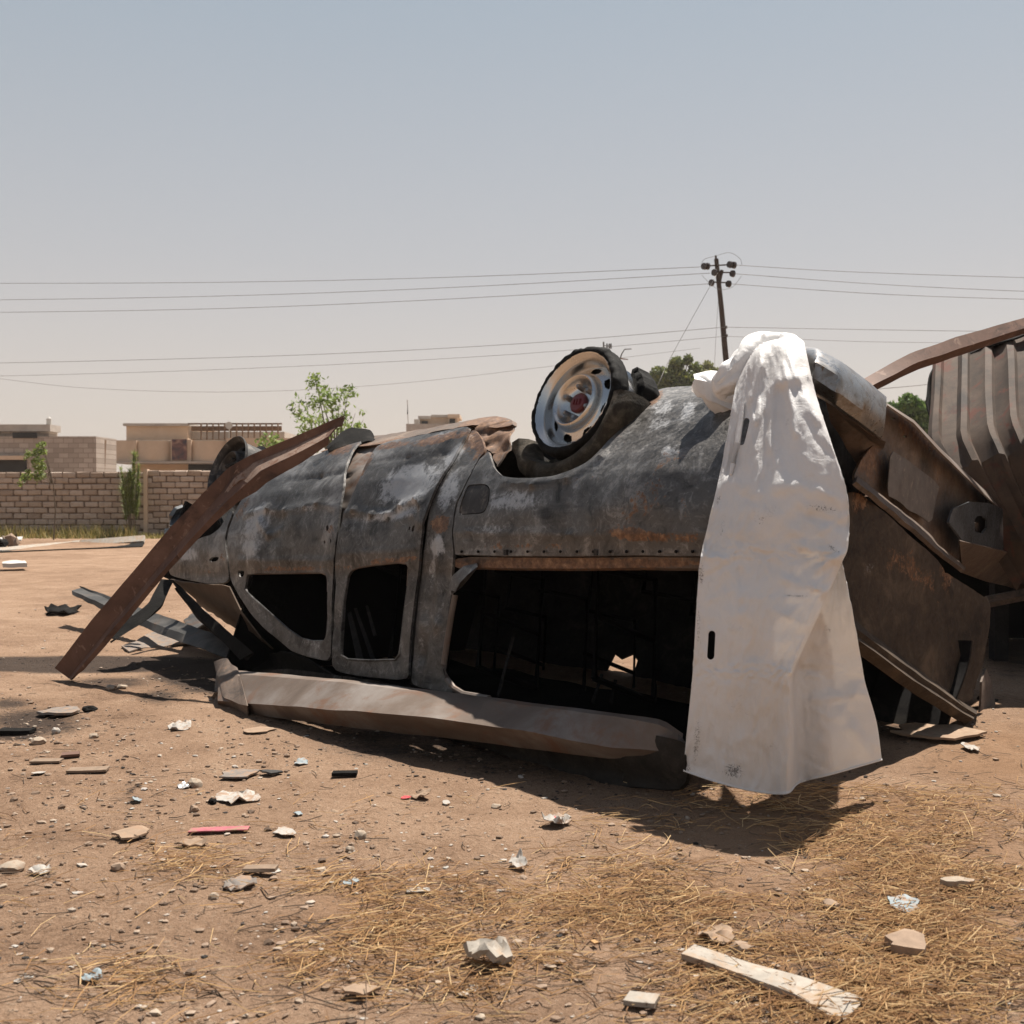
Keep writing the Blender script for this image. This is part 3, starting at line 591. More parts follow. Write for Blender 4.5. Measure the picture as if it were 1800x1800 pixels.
cable([(1232, 467), (1238, 456), (1258, 450), (1282, 444), (1300, 454), (1304, 465)], 44.6, 44.6, 'looped jumper wire over the top of the leaning pole', G1, .008, 'jumper_wire')
cable([(1233, 483), (1250, 500), (1266, 509), (1288, 504), (1304, 484)], 44.5, 44.5, 'sagging jumper wire below the leaning pole insulators', G1, .007, 'jumper_wire')
cable([(-300, 640), (-50, 660), (150, 682), (420, 689), (700, 674), (1000, 640), (1230, 612)], 85, 85, 'faint far cable sagging behind the beige house', G1, .012)
cable([(1540, 684), (1600, 679), (1660, 673), (1800, 662)], 46, 46, 'short stretch of cable above the tree beside the corrugated sheets', G1, .012)
D4 = 95
p2 = root('far_pole', tuple(gnd(1063, 872+FPX*CAMH/D4)), 'distant thin utility pole poking up behind the tyre', 'pole'); q0 = gnd(1063, 872+FPX*CAMH/D4)
MB().tube([q0, at(1061, 601, D4)], .07, 6).build('shaft', 'pole_rust', p2); MB().tube([at(1061, 607, D4), at(1076, 609, D4)], .03, 5).build('cross_arm', 'pole_rust', p2)
for x in (1067, 1071, 1074): MB().tube([at(x, 604, D4), at(x, 613, D4)], .07, 6).build('insulator', 'insulator', p2)
p3 = root('bent_lamp_arm', tuple(gnd(1079, 872+FPX*CAMH/70)), 'bent street lamp arm sticking up between the tyre and the trees', 'lamp'); q0 = gnd(1079, 872+FPX*CAMH/70)
MB().tube([q0, at(1078, 634, 70), at(1090, 630, 70), at(1093, 622, 70), at(1098, 614, 70), at(1110, 613.5, 70)], [.09, .06, .05, .04, .035, .03], 6).build('arm', 'pole_rust', p3)
MB().tube([at(1090, 630, 70), at(1104, 632, 70)], [.05, .03], 6).build('bracket', 'red_oxide', p3)
# ================================================================== things near the wall
b = gnd(110, 957)
pk = root('long_plank', tuple(b), 'long weathered pale board lying in front of the block wall', 'plank')
strip('board', [[gnd(-120, 973)+[0, 0, .0], gnd(0, 967), at(130, 953, 26.6), at(256, 944, 25.4)], [gnd(-120, 976)+[0, 0, .0], gnd(0, 971)+[0, 0, -.01], at(130, 963, 26.4), at(254, 954, 25.1)]], 'white_board', pk, 20, .05)
strip('underside', [[gnd(0, 971), at(130, 964, 26.4), at(254, 955, 25.1)], [gnd(0, 972), gnd(130, 966), gnd(250, 962)]], 'charred', pk, 20, .02)
b = gnd(5, 965); rb_ = root('rubble_heap', tuple(b), 'pile of white and burnt rubble at the left edge near the wall', 'rubble'); r = random.Random(5)
for i in range(16):
    c = gnd(-40+r.uniform(0, 72), 962+r.uniform(-2, 3)); s = r.uniform(.05, .13); Q = [Vector(v)*s*r.uniform(.75, 1.2) for v in ICOV]; mk('rubble_chunk', [q+Vector((c[0], c[1], s*.6+r.uniform(0, .12))) for q in Q], ICOF, r.choice(['charred', 'charred', 'pale_stone', 'brown_stone']), rb_, ang=20)
strip('white_sheet', [[at(-60, 949, 26.2), at(0, 947, 26), at(38, 945, 25.8)], [at(-60, 957, 25.6), at(0, 953, 25.6), at(37, 951, 25.4)]], 'white_plaster', rb_, 12, .03, jit=.04)
c = gnd(26, 1003); tag(strip('white_slab', [[gnd(6, 1001)+[0, 0, .06], gnd(44, 1000)+[0, 0, .07]], [gnd(4, 1005)+[0, 0, .06], gnd(47, 1004)+[0, 0, .06]]], 'white_plaster', None, 10, .06, jit=.02), 'flat white slab lying far out on the dirt at left', 'slab')
# ================================================================== the overturned car
# local axes: u towards its front, v towards its near side, w up (it lies on its roof, rolled and nose down)
th, pi_, ro = math.radians(40.8), math.radians(3.1), math.radians(21)
U_ = np.array([-math.sin(th)*math.cos(pi_), math.cos(th)*math.cos(pi_), -math.sin(pi_)]); n_ = np.array([-math.cos(th), -math.sin(th), 0]); W0 = np.cross(U_, n_)
V_ = n_*math.cos(ro)+W0*math.sin(ro); W_ = W0*math.cos(ro)-n_*math.sin(ro); CR = np.array([U_, V_, W_]).T
CO = at(1008, 703, 5.0)-CR@np.array([0, .9, 1.55])
def toloc(p): return CR.T@(np.asarray(p)-CO)
def towld(l): return CO+np.asarray(l)@CR.T
car = bpy.data.objects.new('overturned_car', None); COL.objects.link(car)
M4 = Matrix(CR.tolist()).to_4x4(); M4.translation = Vector(CO); car.matrix_world = M4
tag(car, 'burnt-out grey estate car lying overturned on its crushed roof', 'car')
pw_ = np.array([-.3, 0, .05, .12, .74, .80, .88, .98, 1.10, 1.22, 1.235, 1.36, 1.46, 1.54, 1.62, 1.9]); pv_ = np.array([.70, .70, .76, .79, .918, .945, .968, .985, .99, .984, .978, .935, .885, .825, .735, .40])
_w = np.linspace(-.3, 1.9, 1101); _v = np.interp(_w, pw_, pv_); _k = np.exp(-.5*(np.arange(-12, 13)/5.0)**2); _k /= _k.sum(); _v = np.convolve(np.pad(_v, 12, mode='edge'), _k, 'valid')
def S(u, w):
    u = np.asarray(u, float); w = np.asarray(w, float); h = np.interp(w, _w, _v)
    h = h-np.where(u > 3.2, .09*((u-3.2)/1.1)**2, 0)-np.where(u < -.6, .06*((u+.6)/-.7)**2, 0)
    # the rear quarter is fuller round the wheel arch and tucks under earlier
    q = np.exp(-((u+.55)/.75)**2); h = h+q*.035*np.exp(-((w-1.0)/.16)**2)-q*.05*np.clip((w-1.12)/.3, 0, 1)
    return h
def pick(px, py, off=0.0):
    c = toloc(CAMP); d = CR.T@ray(px, py); t = 2.0
    while t < 14:
        p = c+d*t
        if p[1]-(S(p[0], p[2])+off) < 0: break
        t += .05
    a, b_ = t-.05, t
    for _ in range(24):
        m = (a+b_)/2; p = c+d*m
        if p[1]-(S(p[0], p[2])+off) < 0: b_ = m
        else: a = m
    return c+d*b_
RK = 0.0
def pickU(px, py, u0):       # on a plane across the car (RK: the far side of the rear end is pushed in)
    c = toloc(CAMP); d = CR.T@ray(px, py); k = RK if u0 < 0 else 0
    return c+d*((u0+k*(.95-c[1])-c[0])/(d[0]+k*d[1]))
ASH = [(720, 850, 70, 40, -25, .62), (790, 860, 25, 40, 20, .5), (690, 905, 70, 14, -10, .5), (900, 880, 60, 26, 0, .5), (860, 930, 70, 14, 0, .35), (450, 920, 30, 50, 30, .5), (520, 895, 90, 12, -5, .35), (440, 965, 25, 30, 0, .5), (800, 800, 40, 14, -50, .55), (770, 770, 40, 10, -20, .5), (1165, 715, 34, 22, -30, .42), (1210, 720, 20, 30, 20, .42), (1160, 745, 30, 20, 0, .4), (1190, 760, 60, 40, 0, .25), (330, 975, 30, 18, 0, .5), (1150, 890, 60, 30, -20, .28), (780, 880, 16, 26, 0, .5), (1180, 790, 30, 20, 0, .35), (760, 1000, 12, 50, 0, .35), (740, 1130, 14, 30, 0, .3), (545, 1130, 40, 12, 20, .3), (575, 1070, 10, 80, 0, .25), (770, 960, 14, 22, 0, .7)]
RUST = [(1120, 940, 110, 16, 5, .75), (1200, 945, 60, 14, 0, .6), (1130, 890, 90, 55, -30, .50), (1170, 830, 90, 40, -35, .48), (1200, 890, 60, 40, 0, .42), (850, 770, 50, 40, -30, .85), (780, 770, 90, 12, -12, .7), (690, 783, 50, 10, -10, .7), (775, 922, 22, 18, 0, 1.0), (1150, 700, 30, 12, -40, .8), (1080, 790, 60, 40, -40, .42), (1000, 850, 120, 20, -10, .35), (930, 960, 140, 12, 0, .55), (560, 998, 160, 7, 0, .55), (690, 985, 70, 8, -5, .8), (500, 1000, 90, 6, 0, .7), (1000, 990, 240, 9, 0, .75), (650, 1180, 60, 12, 5, .35), (600, 790, 40, 14, -10, .75), (627, 800, 18, 30, 20, .7), (640, 820, 12, 40, 25, .7), (420, 905, 12, 60, 30, .6), (390, 985, 10, 40, 0, .5), (580, 930, 14, 14, 0, .5), (830, 800, 20, 30, -60, .5), (350, 1005, 50, 10, 5, .5)]
SOOT_SHADE = [(1030, 830, 60, 30, -30, .35), (960, 850, 60, 14, 0, .55), (900, 845, 40, 10, 0, .5), (1000, 900, 60, 40, 0, .42), (960, 905, 20, 22, 0, .65), (730, 810, 40, 10, -12, .7), (500, 850, 110, 12, -6, .45), (1050, 900, 80, 60, 0, .25), (540, 880, 50, 20, 0, .35), (840, 985, 50, 14, 0, .6), (745, 1170, 20, 30, 0, .5), (820, 770, 10, 30, 30, .4), (1260, 760, 40, 80, 0, .35), (480, 870, 40, 30, 0, .4), (1100, 730, 20, 40, -45, .4), (700, 940, 100, 30, 0, .12), (500, 950, 90, 30, 0, .2), (720, 1195, 140, 14, 4, .5), (520, 1150, 60, 10, 25, .4)]  # soot patches, plus painted cast shadows on the quarter and doors
DENTS = [(640, 905, .16, -.012), (760, 880, .2, .012), (700, 870, .25, -.014), (480, 930, .16, -.02), (520, 900, .2, .012), (560, 960, .18, -.012), (450, 975, .1, .01), (540, 860, .15, -.015), (780, 800, .15, -.02), (720, 800, .14, .014), (1000, 880, .2, -.012), (1150, 800, .22, .01), (1190, 860, .12, -.01), (880, 930, .2, -.006), (740, 1150, .06, -.012), (745, 1100, .07, .01)]
DLOC = None; RIDGE = []
RPX = [([(430, 905), (470, 893), (500, 898), (540, 890), (560, 885), (588, 890)], .022, .010), ([(605, 905), (625, 898), (655, 905), (685, 905), (705, 890), (735, 878), (745, 888), (746, 920)], .022, .012), ([(455, 915), (470, 940), (490, 930)], .02, .010), ([(700, 915), (730, 905), (742, 925)], .02, .006),
       ([(660, 812), (720, 806), (790, 795)], .02, -.010), ([(500, 845), (560, 838), (600, 832)], .02, -.010), ([(420, 985), (590, 985)], .015, .006), ([(600, 975), (735, 968)], .015, .006), ([(800, 935), (1000, 940), (1300, 945)], .014, .006), ([(885, 848), (940, 852), (1000, 840), (1060, 800), (1110, 750)], .02, .010), ([(770, 950), (768, 1100), (745, 1200)], .03, .010)]
def dent(u, w):
    global DLOC
    if DLOC is None:
        for pts, rad, h in RPX:
            q = [pick(x, y)[[0, 2]] for x, y in pts]
            for a, b_ in zip(q[:-1], q[1:]): RIDGE.append((a[0], a[1], b_[0], b_[1], rad, h))
    if DLOC is None: DLOC = [(*pick(x, y)[[0, 2]], r, d) for x, y, r, d in DENTS]
    s = sum(d*np.exp(-((u-a)**2+(w-b_)**2)/(r*r*.5)) for a, b_, r, d in DLOC)
    s = s+np.array([.010*noise.noise(Vector((a*2.1, b_*2.1, 1.0)))+.0045*noise.noise(Vector((a*7, b_*7, 4.0)))+.0016*noise.noise(Vector((a*24, b_*24, 9.0))) for a, b_ in zip(u, w)])
    for (ua, wa, ub, wb, rad, h) in RIDGE:
        dx, dy = ub-ua, wb-wa; tt = np.clip(((u-ua)*dx+(w-wa)*dy)/(dx*dx+dy*dy), 0, 1); dd = (u-ua-dx*tt)**2+(w-wa-dy*tt)**2; s = s+h*np.exp(-dd/(rad*rad))
    return s
def panel(name, outline, holes=(), off=0.0, thick=.014, mat='burnt_body', step=.017, parent=car, rnd=2, crumple=0.0, extra=None, q=.18):
    f2 = lambda pts, it: np.array([pick(x, y, off)[[0, 2]] for x, y in (chaikin(pts, it, q) if it else np.asarray(pts, float))])
    P2, T = region(f2(outline, rnd), [f2(h, rnd) for h in holes], step)
    u, w = P2[:, 0], P2[:, 1]; v = S(u, w)+off+dent(u, w)
    if crumple: v = v+np.array([crumple*(abs(noise.noise(Vector((a*6, b_*6, 2))))*2-.6+noise.noise(Vector((a*15, b_*15, 5)))*.5) for a, b_ in P2])
    if extra: v = v+extra(u, w)
    L = np.stack([u, v, w], -1); PXl = proj(towld(L))
    T = [t if np.cross(L[t[1]]-L[t[0]], L[t[2]]-L[t[0]])[1] > 0 else t[::-1] for t in T]
    return solid(name, L, T, thick, mat, parent, 30, {'ash': blobs(PXl, ASH), 'rust': blobs(PXl, RUST), 'soot': blobs(PXl, SOOT_SHADE)}, direction=(0, 1, 0))
FD = [(460, 845), (440, 862), (425, 875), (412, 900), (403, 923), (398, 948), (400, 980), (404, 1020), (417, 1043), (442, 1080), (467, 1107), (493, 1128), (513, 1145), (542, 1155), (582, 1163), (583, 1100), (585, 1040), (587, 1000), (590, 960), (592, 942), (594, 905), (601, 862), (604, 842), (606, 825), (619, 790), (638, 773), (618, 777), (593, 783), (560, 798), (520, 810), (490, 820)]
FDW = [(436, 1008), (565, 1006), (574, 1010), (577, 1022), (577, 1040), (576, 1090), (573, 1127), (550, 1127), (530, 1122), (508, 1107), (475, 1078), (447, 1053), (430, 1037), (433, 1018)]
RD = [(663, 783), (655, 795), (640, 820), (633, 835), (617, 870), (605, 902), (597, 930), (592, 960), (590, 1002), (592, 1030), (589, 1060), (585, 1127), (583, 1178), (630, 1188), (718, 1197), (718, 1160), (723, 1110), (730, 1052), (737, 1000), (741, 945), (747, 912), (757, 883), (771, 845), (790, 810), (808, 777), (829, 748), (777, 758), (727, 768), (693, 773)]
RDW = [(612, 1012), (618, 1002), (630, 997), (660, 992), (700, 988), (714, 990), (719, 998), (717, 1030), (711, 1075), (705, 1130), (702, 1150), (695, 1160), (650, 1161), (612, 1159), (600, 1152), (599, 1140), (600, 1110), (604, 1060), (609, 1028)]
CP = [(831, 752), (812, 783), (793, 815), (776, 848), (764, 878), (757, 900), (752, 930), (747, 962), (743, 1010), (736, 1063), (730, 1127), (725, 1165), (722, 1204), (760, 1212), (800, 1222), (784, 1200), (777, 1172), (781, 1127), (789, 1077), (795, 1040), (797, 1000), (798, 970), (794, 937), (797, 903), (802, 883), (809, 870), (819, 845), (838, 808), (852, 792), (846, 770)]
QPn = [(840, 808), (821, 845), (811, 870), (804, 883), (799, 903), (796, 937), (800, 970), (800, 976), (1000, 977), (1228, 977), (1375, 977), (1395, 850), (1425, 700), (1400, 655), (1330, 660), (1222, 678), (1192, 680), (1162, 683), (1138, 698), (1117, 720), (1098, 747), (1073, 770), (1057, 788), (1032, 812), (998, 828), (973, 837), (940, 841), (907, 841), (882, 837), (868, 823), (863, 810), (857, 791), (850, 800)]
FUEL = [(819, 856), (825, 851), (853, 850), (861, 858), (858, 885), (850, 903), (809, 905), (805, 899)]
LEDGE = [(800, 979), (1000, 980), (1228, 980), (1372, 980), (1368, 999), (1228, 999), (1000, 999), (845, 998), (800, 1000)]
ROOFS = [(722, 1208), (800, 1228), (1000, 1262), (1180, 1298), (1204, 1305), (1203, 1375), (1190, 1390), (1000, 1375), (800, 1345), (600, 1310), (480, 1270), (400, 1235), (392, 1200), (480, 1172), (590, 1186)]
LOW = lambda u, w: np.where(w < .0, 0, 0)
fdoor = panel('front_door', FD, [FDW, [(417, 1003), (430, 1002), (428, 1014), (420, 1014)], [(572, 925), (576, 922), (577, 930), (573, 934)], [(579, 948), (581, 946), (582, 953), (580, 954)], [(567, 950), (570, 949), (570, 954), (567, 955)]], mat='burnt_body')
rdoor = panel('rear_door', RD, [RDW, [(725, 925), (730, 922), (727, 935), (723, 934)], [(719, 926), (722, 925), (720, 932), (718, 932)]], off=.012, mat='burnt_body')
panel('pillar', CP, off=-.006); quarter = panel('quarter_panel', QPn, [FUEL], off=.0)
panel('fuel_door', chaikin([(x+(833-x)*.05, y+(878-y)*.05) for x, y in FUEL], 1), off=-.004, thick=.006, mat='fuel_dark', parent=quarter, step=.02)
panel('window_ledge', LEDGE, off=-.022, thick=.03, mat='burnt_rusty')
FF = [(300, 1012), (330, 1019), (370, 1027), (402, 1023), (398, 985), (394, 950), (399, 925), (409, 897), (402, 900), (388, 926), (372, 940), (350, 947), (320, 962), (300, 987), (297, 1000)]
panel('front_fender', FF, [[(367, 984), (374, 978), (385, 979), (382, 986), (370, 988)]], off=-.004)
panel('rocker_panel', [(556, 796), (600, 781), (640, 768), (730, 757), (830, 737), (870, 731), (900, 737), (903, 748), (868, 752), (831, 746), (727, 767), (663, 782), (600, 787)], off=-.02, mat='burnt_rusty', thick=.03, crumple=.006)
panel('inner_sill', [(836, 752), (870, 740), (902, 742), (896, 770), (886, 800), (874, 822), (866, 812), (858, 788), (846, 800), (830, 800)], off=-.03, mat='burnt_rusty', crumple=.035, thick=.01)
panel('door_post', [(585, 960), (592, 900), (604, 850), (614, 800), (632, 770), (672, 770), (660, 800), (640, 840), (620, 890), (604, 950)], off=-.05, thick=.02, mat='rail_metal', crumple=.01)
panel('door_post', [(715, 1205), (727, 1100), (738, 990), (745, 930), (762, 870), (795, 800), (830, 745), (845, 750), (815, 800), (780, 870), (765, 930), (758, 1000), (750, 1100), (742, 1205)], off=-.07, thick=.02, mat='soot_steel')
panel('roof_side', ROOFS, off=.10, thick=.02, mat='roof_soot', crumple=.02, step=.025)
# rivets along the window ledge and holes in the sill
for i in range(15):
    p = pick(812+i*29, 970, .004); MB().tube([p, p+[0, .006, 0]], .006, 6).build('rivet', 'charred', quarter)
for (x, y) in ((889, 970), (1048, 970)):
    p = pick(x, y-4, .0); p2_ = pick(x, y+6, .0); MB().tube([p, p2_], .012, 6).build('moulding_clip', 'fuel_dark', quarter)
# rubber channel round the cargo window, torn bracket in its corner
fr = [(800, 1046), (794, 1077), (786, 1127), (780, 1168), (786, 1194), (798, 1210), (815, 1220), (860, 1228)]
MB().tube([pick(x, y, -.012) for x, y in fr], .014, 8).build('window_channel', 'rail_metal', car)
strip('torn_bracket', [[pick(838, 990, -.01), pick(815, 995, .0), pick(795, 1012, .0), pick(786, 1036, -.005)], [pick(839, 996, .01), pick(822, 1010, .03), pick(808, 1025, .03), pick(800, 1040, .02)], [pick(838, 1000, -.02), pick(824, 1018, .0), pick(812, 1032, .0), pick(794, 1046, -.01)]], 'burnt_body', car, 16, .006)
# window frames folded lips
def lip(pts, par, off=-.004, r=.006, mat='burnt_body'): MB().tube([pick(x, y, off) for x, y in pts], r, 6).build('window_lip', mat, par)
lip(FDW[:5], fdoor, -.012, .008, 'rail_metal'); lip(FDW[6:]+FDW[:1], fdoor); lip(RDW[:8], rdoor, .004, .008, 'rail_metal'); lip(RDW[7:]+RDW[:1], rdoor, .010)
# ---- underbody, cabin, far side
def lbox(mb, u0, u1, v0, v1, w0, w1): return mb.box(((u0+u1)/2, (v0+v1)/2, (w0+w1)/2), (abs(u1-u0), abs(v1-v0), abs(w1-w0)))
def sheet(name, fn, nu, nv, thick, mat, parent=car):
    Pp = [fn(i/(nu-1), j/(nv-1)) for i in range(nu) for j in range(nv)]; Fq = [(i*nv+j, i*nv+j+1, (i+1)*nv+j+1, (i+1)*nv+j) for i in range(nu-1) for j in range(nv-1)]
    return solid(name, Pp, Fq, thick, mat, parent)
def floorfn(a, b_):
    u = -.78+4.58*a; v = -.88+1.62*b_; arch = .30*max(0, 1-((u)/.45)**2)*(1 if abs(v) > .5 else 0)+.30*max(0, 1-((u-3.3)/.45)**2)*(1 if abs(v) > .45 else 0)
    return (u, v, 1.43-arch+.03*noise.noise(Vector((u*3, v*3, 0)))+(.06 if abs(v) < .15 else 0))
sheet('floor_pan', floorfn, 60, 24, .01, 'soot_steel')
for v in (-.5, .46): lbox(MB(), -.75, 4.0, v-.04, v+.04, 1.46, 1.58).build('frame_rail', 'soot_steel', car)
MB().tube([(0, -.8, 1.55), (0, -.1, 1.55), (0, 0, 1.55), (0, .1, 1.55), (0, .72, 1.55)], [.045, .05, .13, .05, .045], 12).build('rear_axle', 'soot_steel', car)
MB().tube([(3.3, -.75, 1.53), (3.3, .68, 1.53)], .05, 10).build('front_axle', 'soot_steel', car)
MB().tube([(0, 0, 1.55), (1.2, .02, 1.56), (2.6, .05, 1.55)], .04, 10).build('drive_shaft', 'soot_steel', car)
lbox(MB(), 2.5, 3.6, -.3, .3, 1.1, 1.5).build('engine_block', 'soot_steel', car)
def farfn(a, b_):
    u = -.95+4.95*a; lo = .12; hi = 1.5 if u > -.6 else 1.05  # window band closed and rear end lengthened to keep light out
    if 1.02 < u < 1.30: lo = .85+.02*math.sin(u*40)
    w = lo+(hi-lo)*b_; return (u, -float(S(u, w))-.02*noise.noise(Vector((u*2, w*2, 5))), w)
sheet('far_side', farfn, 70, 14, .012, 'soot_steel')
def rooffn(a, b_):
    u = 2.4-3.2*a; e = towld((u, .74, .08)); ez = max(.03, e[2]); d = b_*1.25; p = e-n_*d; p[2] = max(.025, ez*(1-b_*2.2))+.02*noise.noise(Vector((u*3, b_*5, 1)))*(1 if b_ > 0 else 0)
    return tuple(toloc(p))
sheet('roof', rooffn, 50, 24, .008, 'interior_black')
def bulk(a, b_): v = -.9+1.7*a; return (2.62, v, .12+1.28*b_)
sheet('bulkhead_light_block', bulk, 12, 8, .02, 'interior_black')  # carried down across the windscreen opening to block light
for u0 in (.35, 1.15, 1.9):       # burnt seat frames hanging from the floor
    for v0 in (-.5, .25):
        mb = MB(); 
        for dv in (-.2, .2): mb.tube([(u0+.2, v0+dv, 1.4), (u0+.15, v0+dv, 1.05), (u0-.25, v0+dv, 1.0), (u0-.4, v0+dv, .42)], .015, 6)
        mb.tube([(u0-.4, v0-.2, .42), (u0-.4, v0+.2, .42)], .015, 6).tube([(u0-.32, v0-.2, .7), (u0-.32, v0+.2, .7)], .012, 6); mb.build('seat_frame', 'interior_black', car)
for (a, b_, c_, d_) in (((618, 1075), (640, 1160), (612, 1080), (628, 1160)), ((622, 1070), (652, 1160), (626, 1068), (660, 1160)), ((642, 1065), (656, 1118), (646, 1064), (661, 1116))):
    strip('cabin_slat', [[pick(*a, -.25), pick(*b_, -.12)], [pick(*c_, -.25), pick(*d_, -.12)]], 'soot_steel', car, 6, .006)
MB().tube([pick(902, 1120, -.3), pick(875, 1225, -.2)], .008, 6).build('cabin_rod', 'soot_steel', car); MB().tube([pick(1058, 1185, -.6), pick(1042, 1235, -.6)], .008, 6).build('cabin_rod', 'soot_steel', car); MB().tube([pick(1082, 1195, -.6), pick(1074, 1235, -.6)], .008, 6).build('cabin_rod', 'soot_steel', car)
# black crumpled shield sticking up over the sill
strip('crumpled_shield', [[at(574, 788, 6.75), at(600, 757, 6.9), at(616, 748, 6.9), at(648, 757, 6.8), at(662, 776, 6.7)], [at(578, 792, 6.6), at(604, 772, 6.72), at(625, 768, 6.7), at(645, 770, 6.62), at(660, 778, 6.55)], [at(580, 796, 6.6), at(604, 786, 6.6), at(630, 782, 6.55), at(645, 780, 6.5), at(658, 782, 6.5)]], 'charred', car, 26, .006, jit=.025, local=toloc)
# ---- wheels
def lathe(prof, n, a0=0, a1=2*math.pi, jit=None, skip=None):
    closed = abs(a1-a0-2*math.pi) < 1e-6; m = n if closed else n+1; Vv = []; Fq = []
    for j in range(m):
        t = a0+(a1-a0)*j/n
        for i, (r, x) in enumerate(prof):
            rr, xx = jit(t, i, r, x) if jit else (r, x); Vv.append((rr*math.cos(t), xx, rr*math.sin(t)))
    k = len(prof)
    for j in range(n):
        j2 = (j+1) % m
        for i in range(k-1):
            if skip and skip(a0+(a1-a0)*(j+.5)/n, (prof[i][0]+prof[i+1][0])/2): continue
            Fq.append((j*k+i, j2*k+i, j2*k+i+1, j*k+i+1))
    return Vv, Fq
RIM = [(.232, -.17), (.205, -.165), (.205, -.02), (.222, -.012), (.229, -.002), (.231, .006), (.228, .010), (.222, .006), (.212, -.008), (.203, -.014), (.199, -.030), (.196, -.050), (.190, -.062)]
RIM += [(.186-.0045*i, -.066+.0022*i) for i in range(12)]+[(.132, -.026), (.129, -.010), (.124, .004), (.118, .008), (.112, .004), (.106, -.012), (.098, -.028), (.090, -.038), (.078, -.043), (.06, -.043), (.045, -.041)]
NH = 8
def holes(t, r):
    d = ((t-.25+math.pi/NH) % (2*math.pi/NH))-math.pi/NH; return ((d*.16)/.030)**2+((r-.162)/.0175)**2 < 1
def wheel(name, loc, mat, near, label=None):
    w = empty(name) if False else None
    Vv, Fq = lathe(RIM, 160, skip=holes); o = mk(name, Vv, [f[::-1] for f in Fq], mat, car, 50); o.location = loc
    Vv, Fq = lathe([(.19, -.10), (.19, -.075), (.0, -.075)], 40); mk('brake_drum', Vv, [f[::-1] for f in Fq], 'charred', o)
    Vv, Fq = lathe([(.047, -.043), (.047, -.030), (.040, -.022), (.0, -.019)], 32); mk('hub_cap', Vv, [f[::-1] for f in Fq], 'hub_red' if near else 'charred', o)
    for i in range(6):
        t = .4+i*math.pi/3; c = Vector((.076*math.cos(t), -.043, .076*math.sin(t))); MB().tube([c, c+Vector((0, .024, 0)), c+Vector((0, .034, 0))], [.0145, .013, .007], 8).build('lug_nut', 'heat_chrome' if near else mat, o)
    return o
rw = wheel('wheel', (0, .90, 1.55), 'chrome', True)
# raised bar of the badge on the cap
for (du, dw, L) in ((-.018, 0, .026), (0, .0, .03), (.018, 0, .026)):
    MB().box((du, -.0175, dw), (.006, .004, L)).build('cap_badge', 'hub_red', rw)
def tyrejit(t, i, r, x):
    k = noise.noise(Vector((math.cos(t)*3, math.sin(t)*3, i*.15))); k2 = noise.noise(Vector((math.cos(t)*11, math.sin(t)*11, i*.3)))
    k3 = abs(noise.noise(Vector((math.cos(t)*19, math.sin(t)*19, i*.5)))); a = (r-.226)/.05; return (r+a*(k*.016+k2*.006+k3*.006-.002), x+k*.008*min(1, abs(a)+.2)+k2*.006)
TY = [(.226, .008), (.235, .013), (.246, .012), (.253, .006), (.258, -.003), (.261, -.016), (.258, -.032), (.261, -.052), (.257, -.072), (.248, -.085), (.228, -.09)]
Vv, Fq = lathe(TY, 150, jit=tyrejit); mk('tyre', Vv, [f[::-1] for f in Fq], 'burnt_rubber', rw, 50)
# slumped carcass of the tyre caught in the arch, and shreds standing off it
def slump(t, i, r, x):
    k = noise.noise(Vector((math.cos(t)*3, math.sin(t)*3, 9+i*.2))); return (r+k*.02, x+k*.02)
Vv, Fq = lathe([(.262, -.05), (.272, .0), (.295, .04), (.335, .045), (.372, .01), (.385, -.05), (.375, -.14), (.30, -.2)], 70, math.radians(178), math.radians(330), slump)
o = mk('tyre_carcass', Vv, [f[::-1] for f in Fq], 'burnt_carcass', rw, 60); o.location = (.03, -.02, -.015)
Vv, Fq = lathe([(.24, -.13), (.27, -.11), (.295, -.12), (.30, -.19), (.28, -.25)], 30, math.radians(140), math.radians(196), tyrejit); mk('tyre_shred', Vv, [f[::-1] for f in Fq], 'burnt_rubber', rw, 50)
Vv, Fq = lathe([(.25, -.16), (.29, -.14), (.33, -.17), (.33, -.27), (.26, -.30)], 30, math.radians(5), math.radians(40), tyrejit); mk('tyre_shred', Vv, [f[::-1] for f in Fq], 'burnt_rubber', rw, 50)
fw = wheel('wheel', (3.32, .86, 1.50), 'fuel_dark', False)
for loc in ((0, -.72, 1.55), (3.3, -.72, 1.5)): wheel('wheel', loc, 'fuel_dark', False)
# ---- front end
strip('front_bumper', [[pickU(x, y, 4.32) for x, y in ((297, 905), (306, 892), (320, 887))], [pickU(x, y, 4.36) for x, y in ((298, 915), (309, 905), (324, 898))], [pickU(x, y, 4.30) for x, y in ((300, 930), (313, 925), (326, 914))]], 'bumper_blue', car, 14, .03)
sheet('front_panel', lambda a, b_: (4.22-.25*abs(a*2-1)**2, .80-1.6*a, .78+.55*b_), 20, 8, .02, 'soot_steel')
strip('front_apron', [[pickU(291, 932, 4.28), pickU(318, 931, 4.2)], [pickU(288, 962, 4.2), pickU(316, 962, 4.1)]], 'bumper_blue', car, 8, .02)
strip('hood', [[pick(300, 1016, -.02), pick(345, 1025, -.02), pick(404, 1030, -.02)], [pick(318, 1032, -.10), pick(370, 1055, -.10), pick(428, 1075, -.08)], [pick(345, 1052, -.2), pick(395, 1082, -.2), pick(460, 1118, -.12)], [pick(350, 1062, -.5), pick(410, 1100, -.4), pick(480, 1140, -.3)]], 'hood_brown', car, 26, .008, jit=.012)
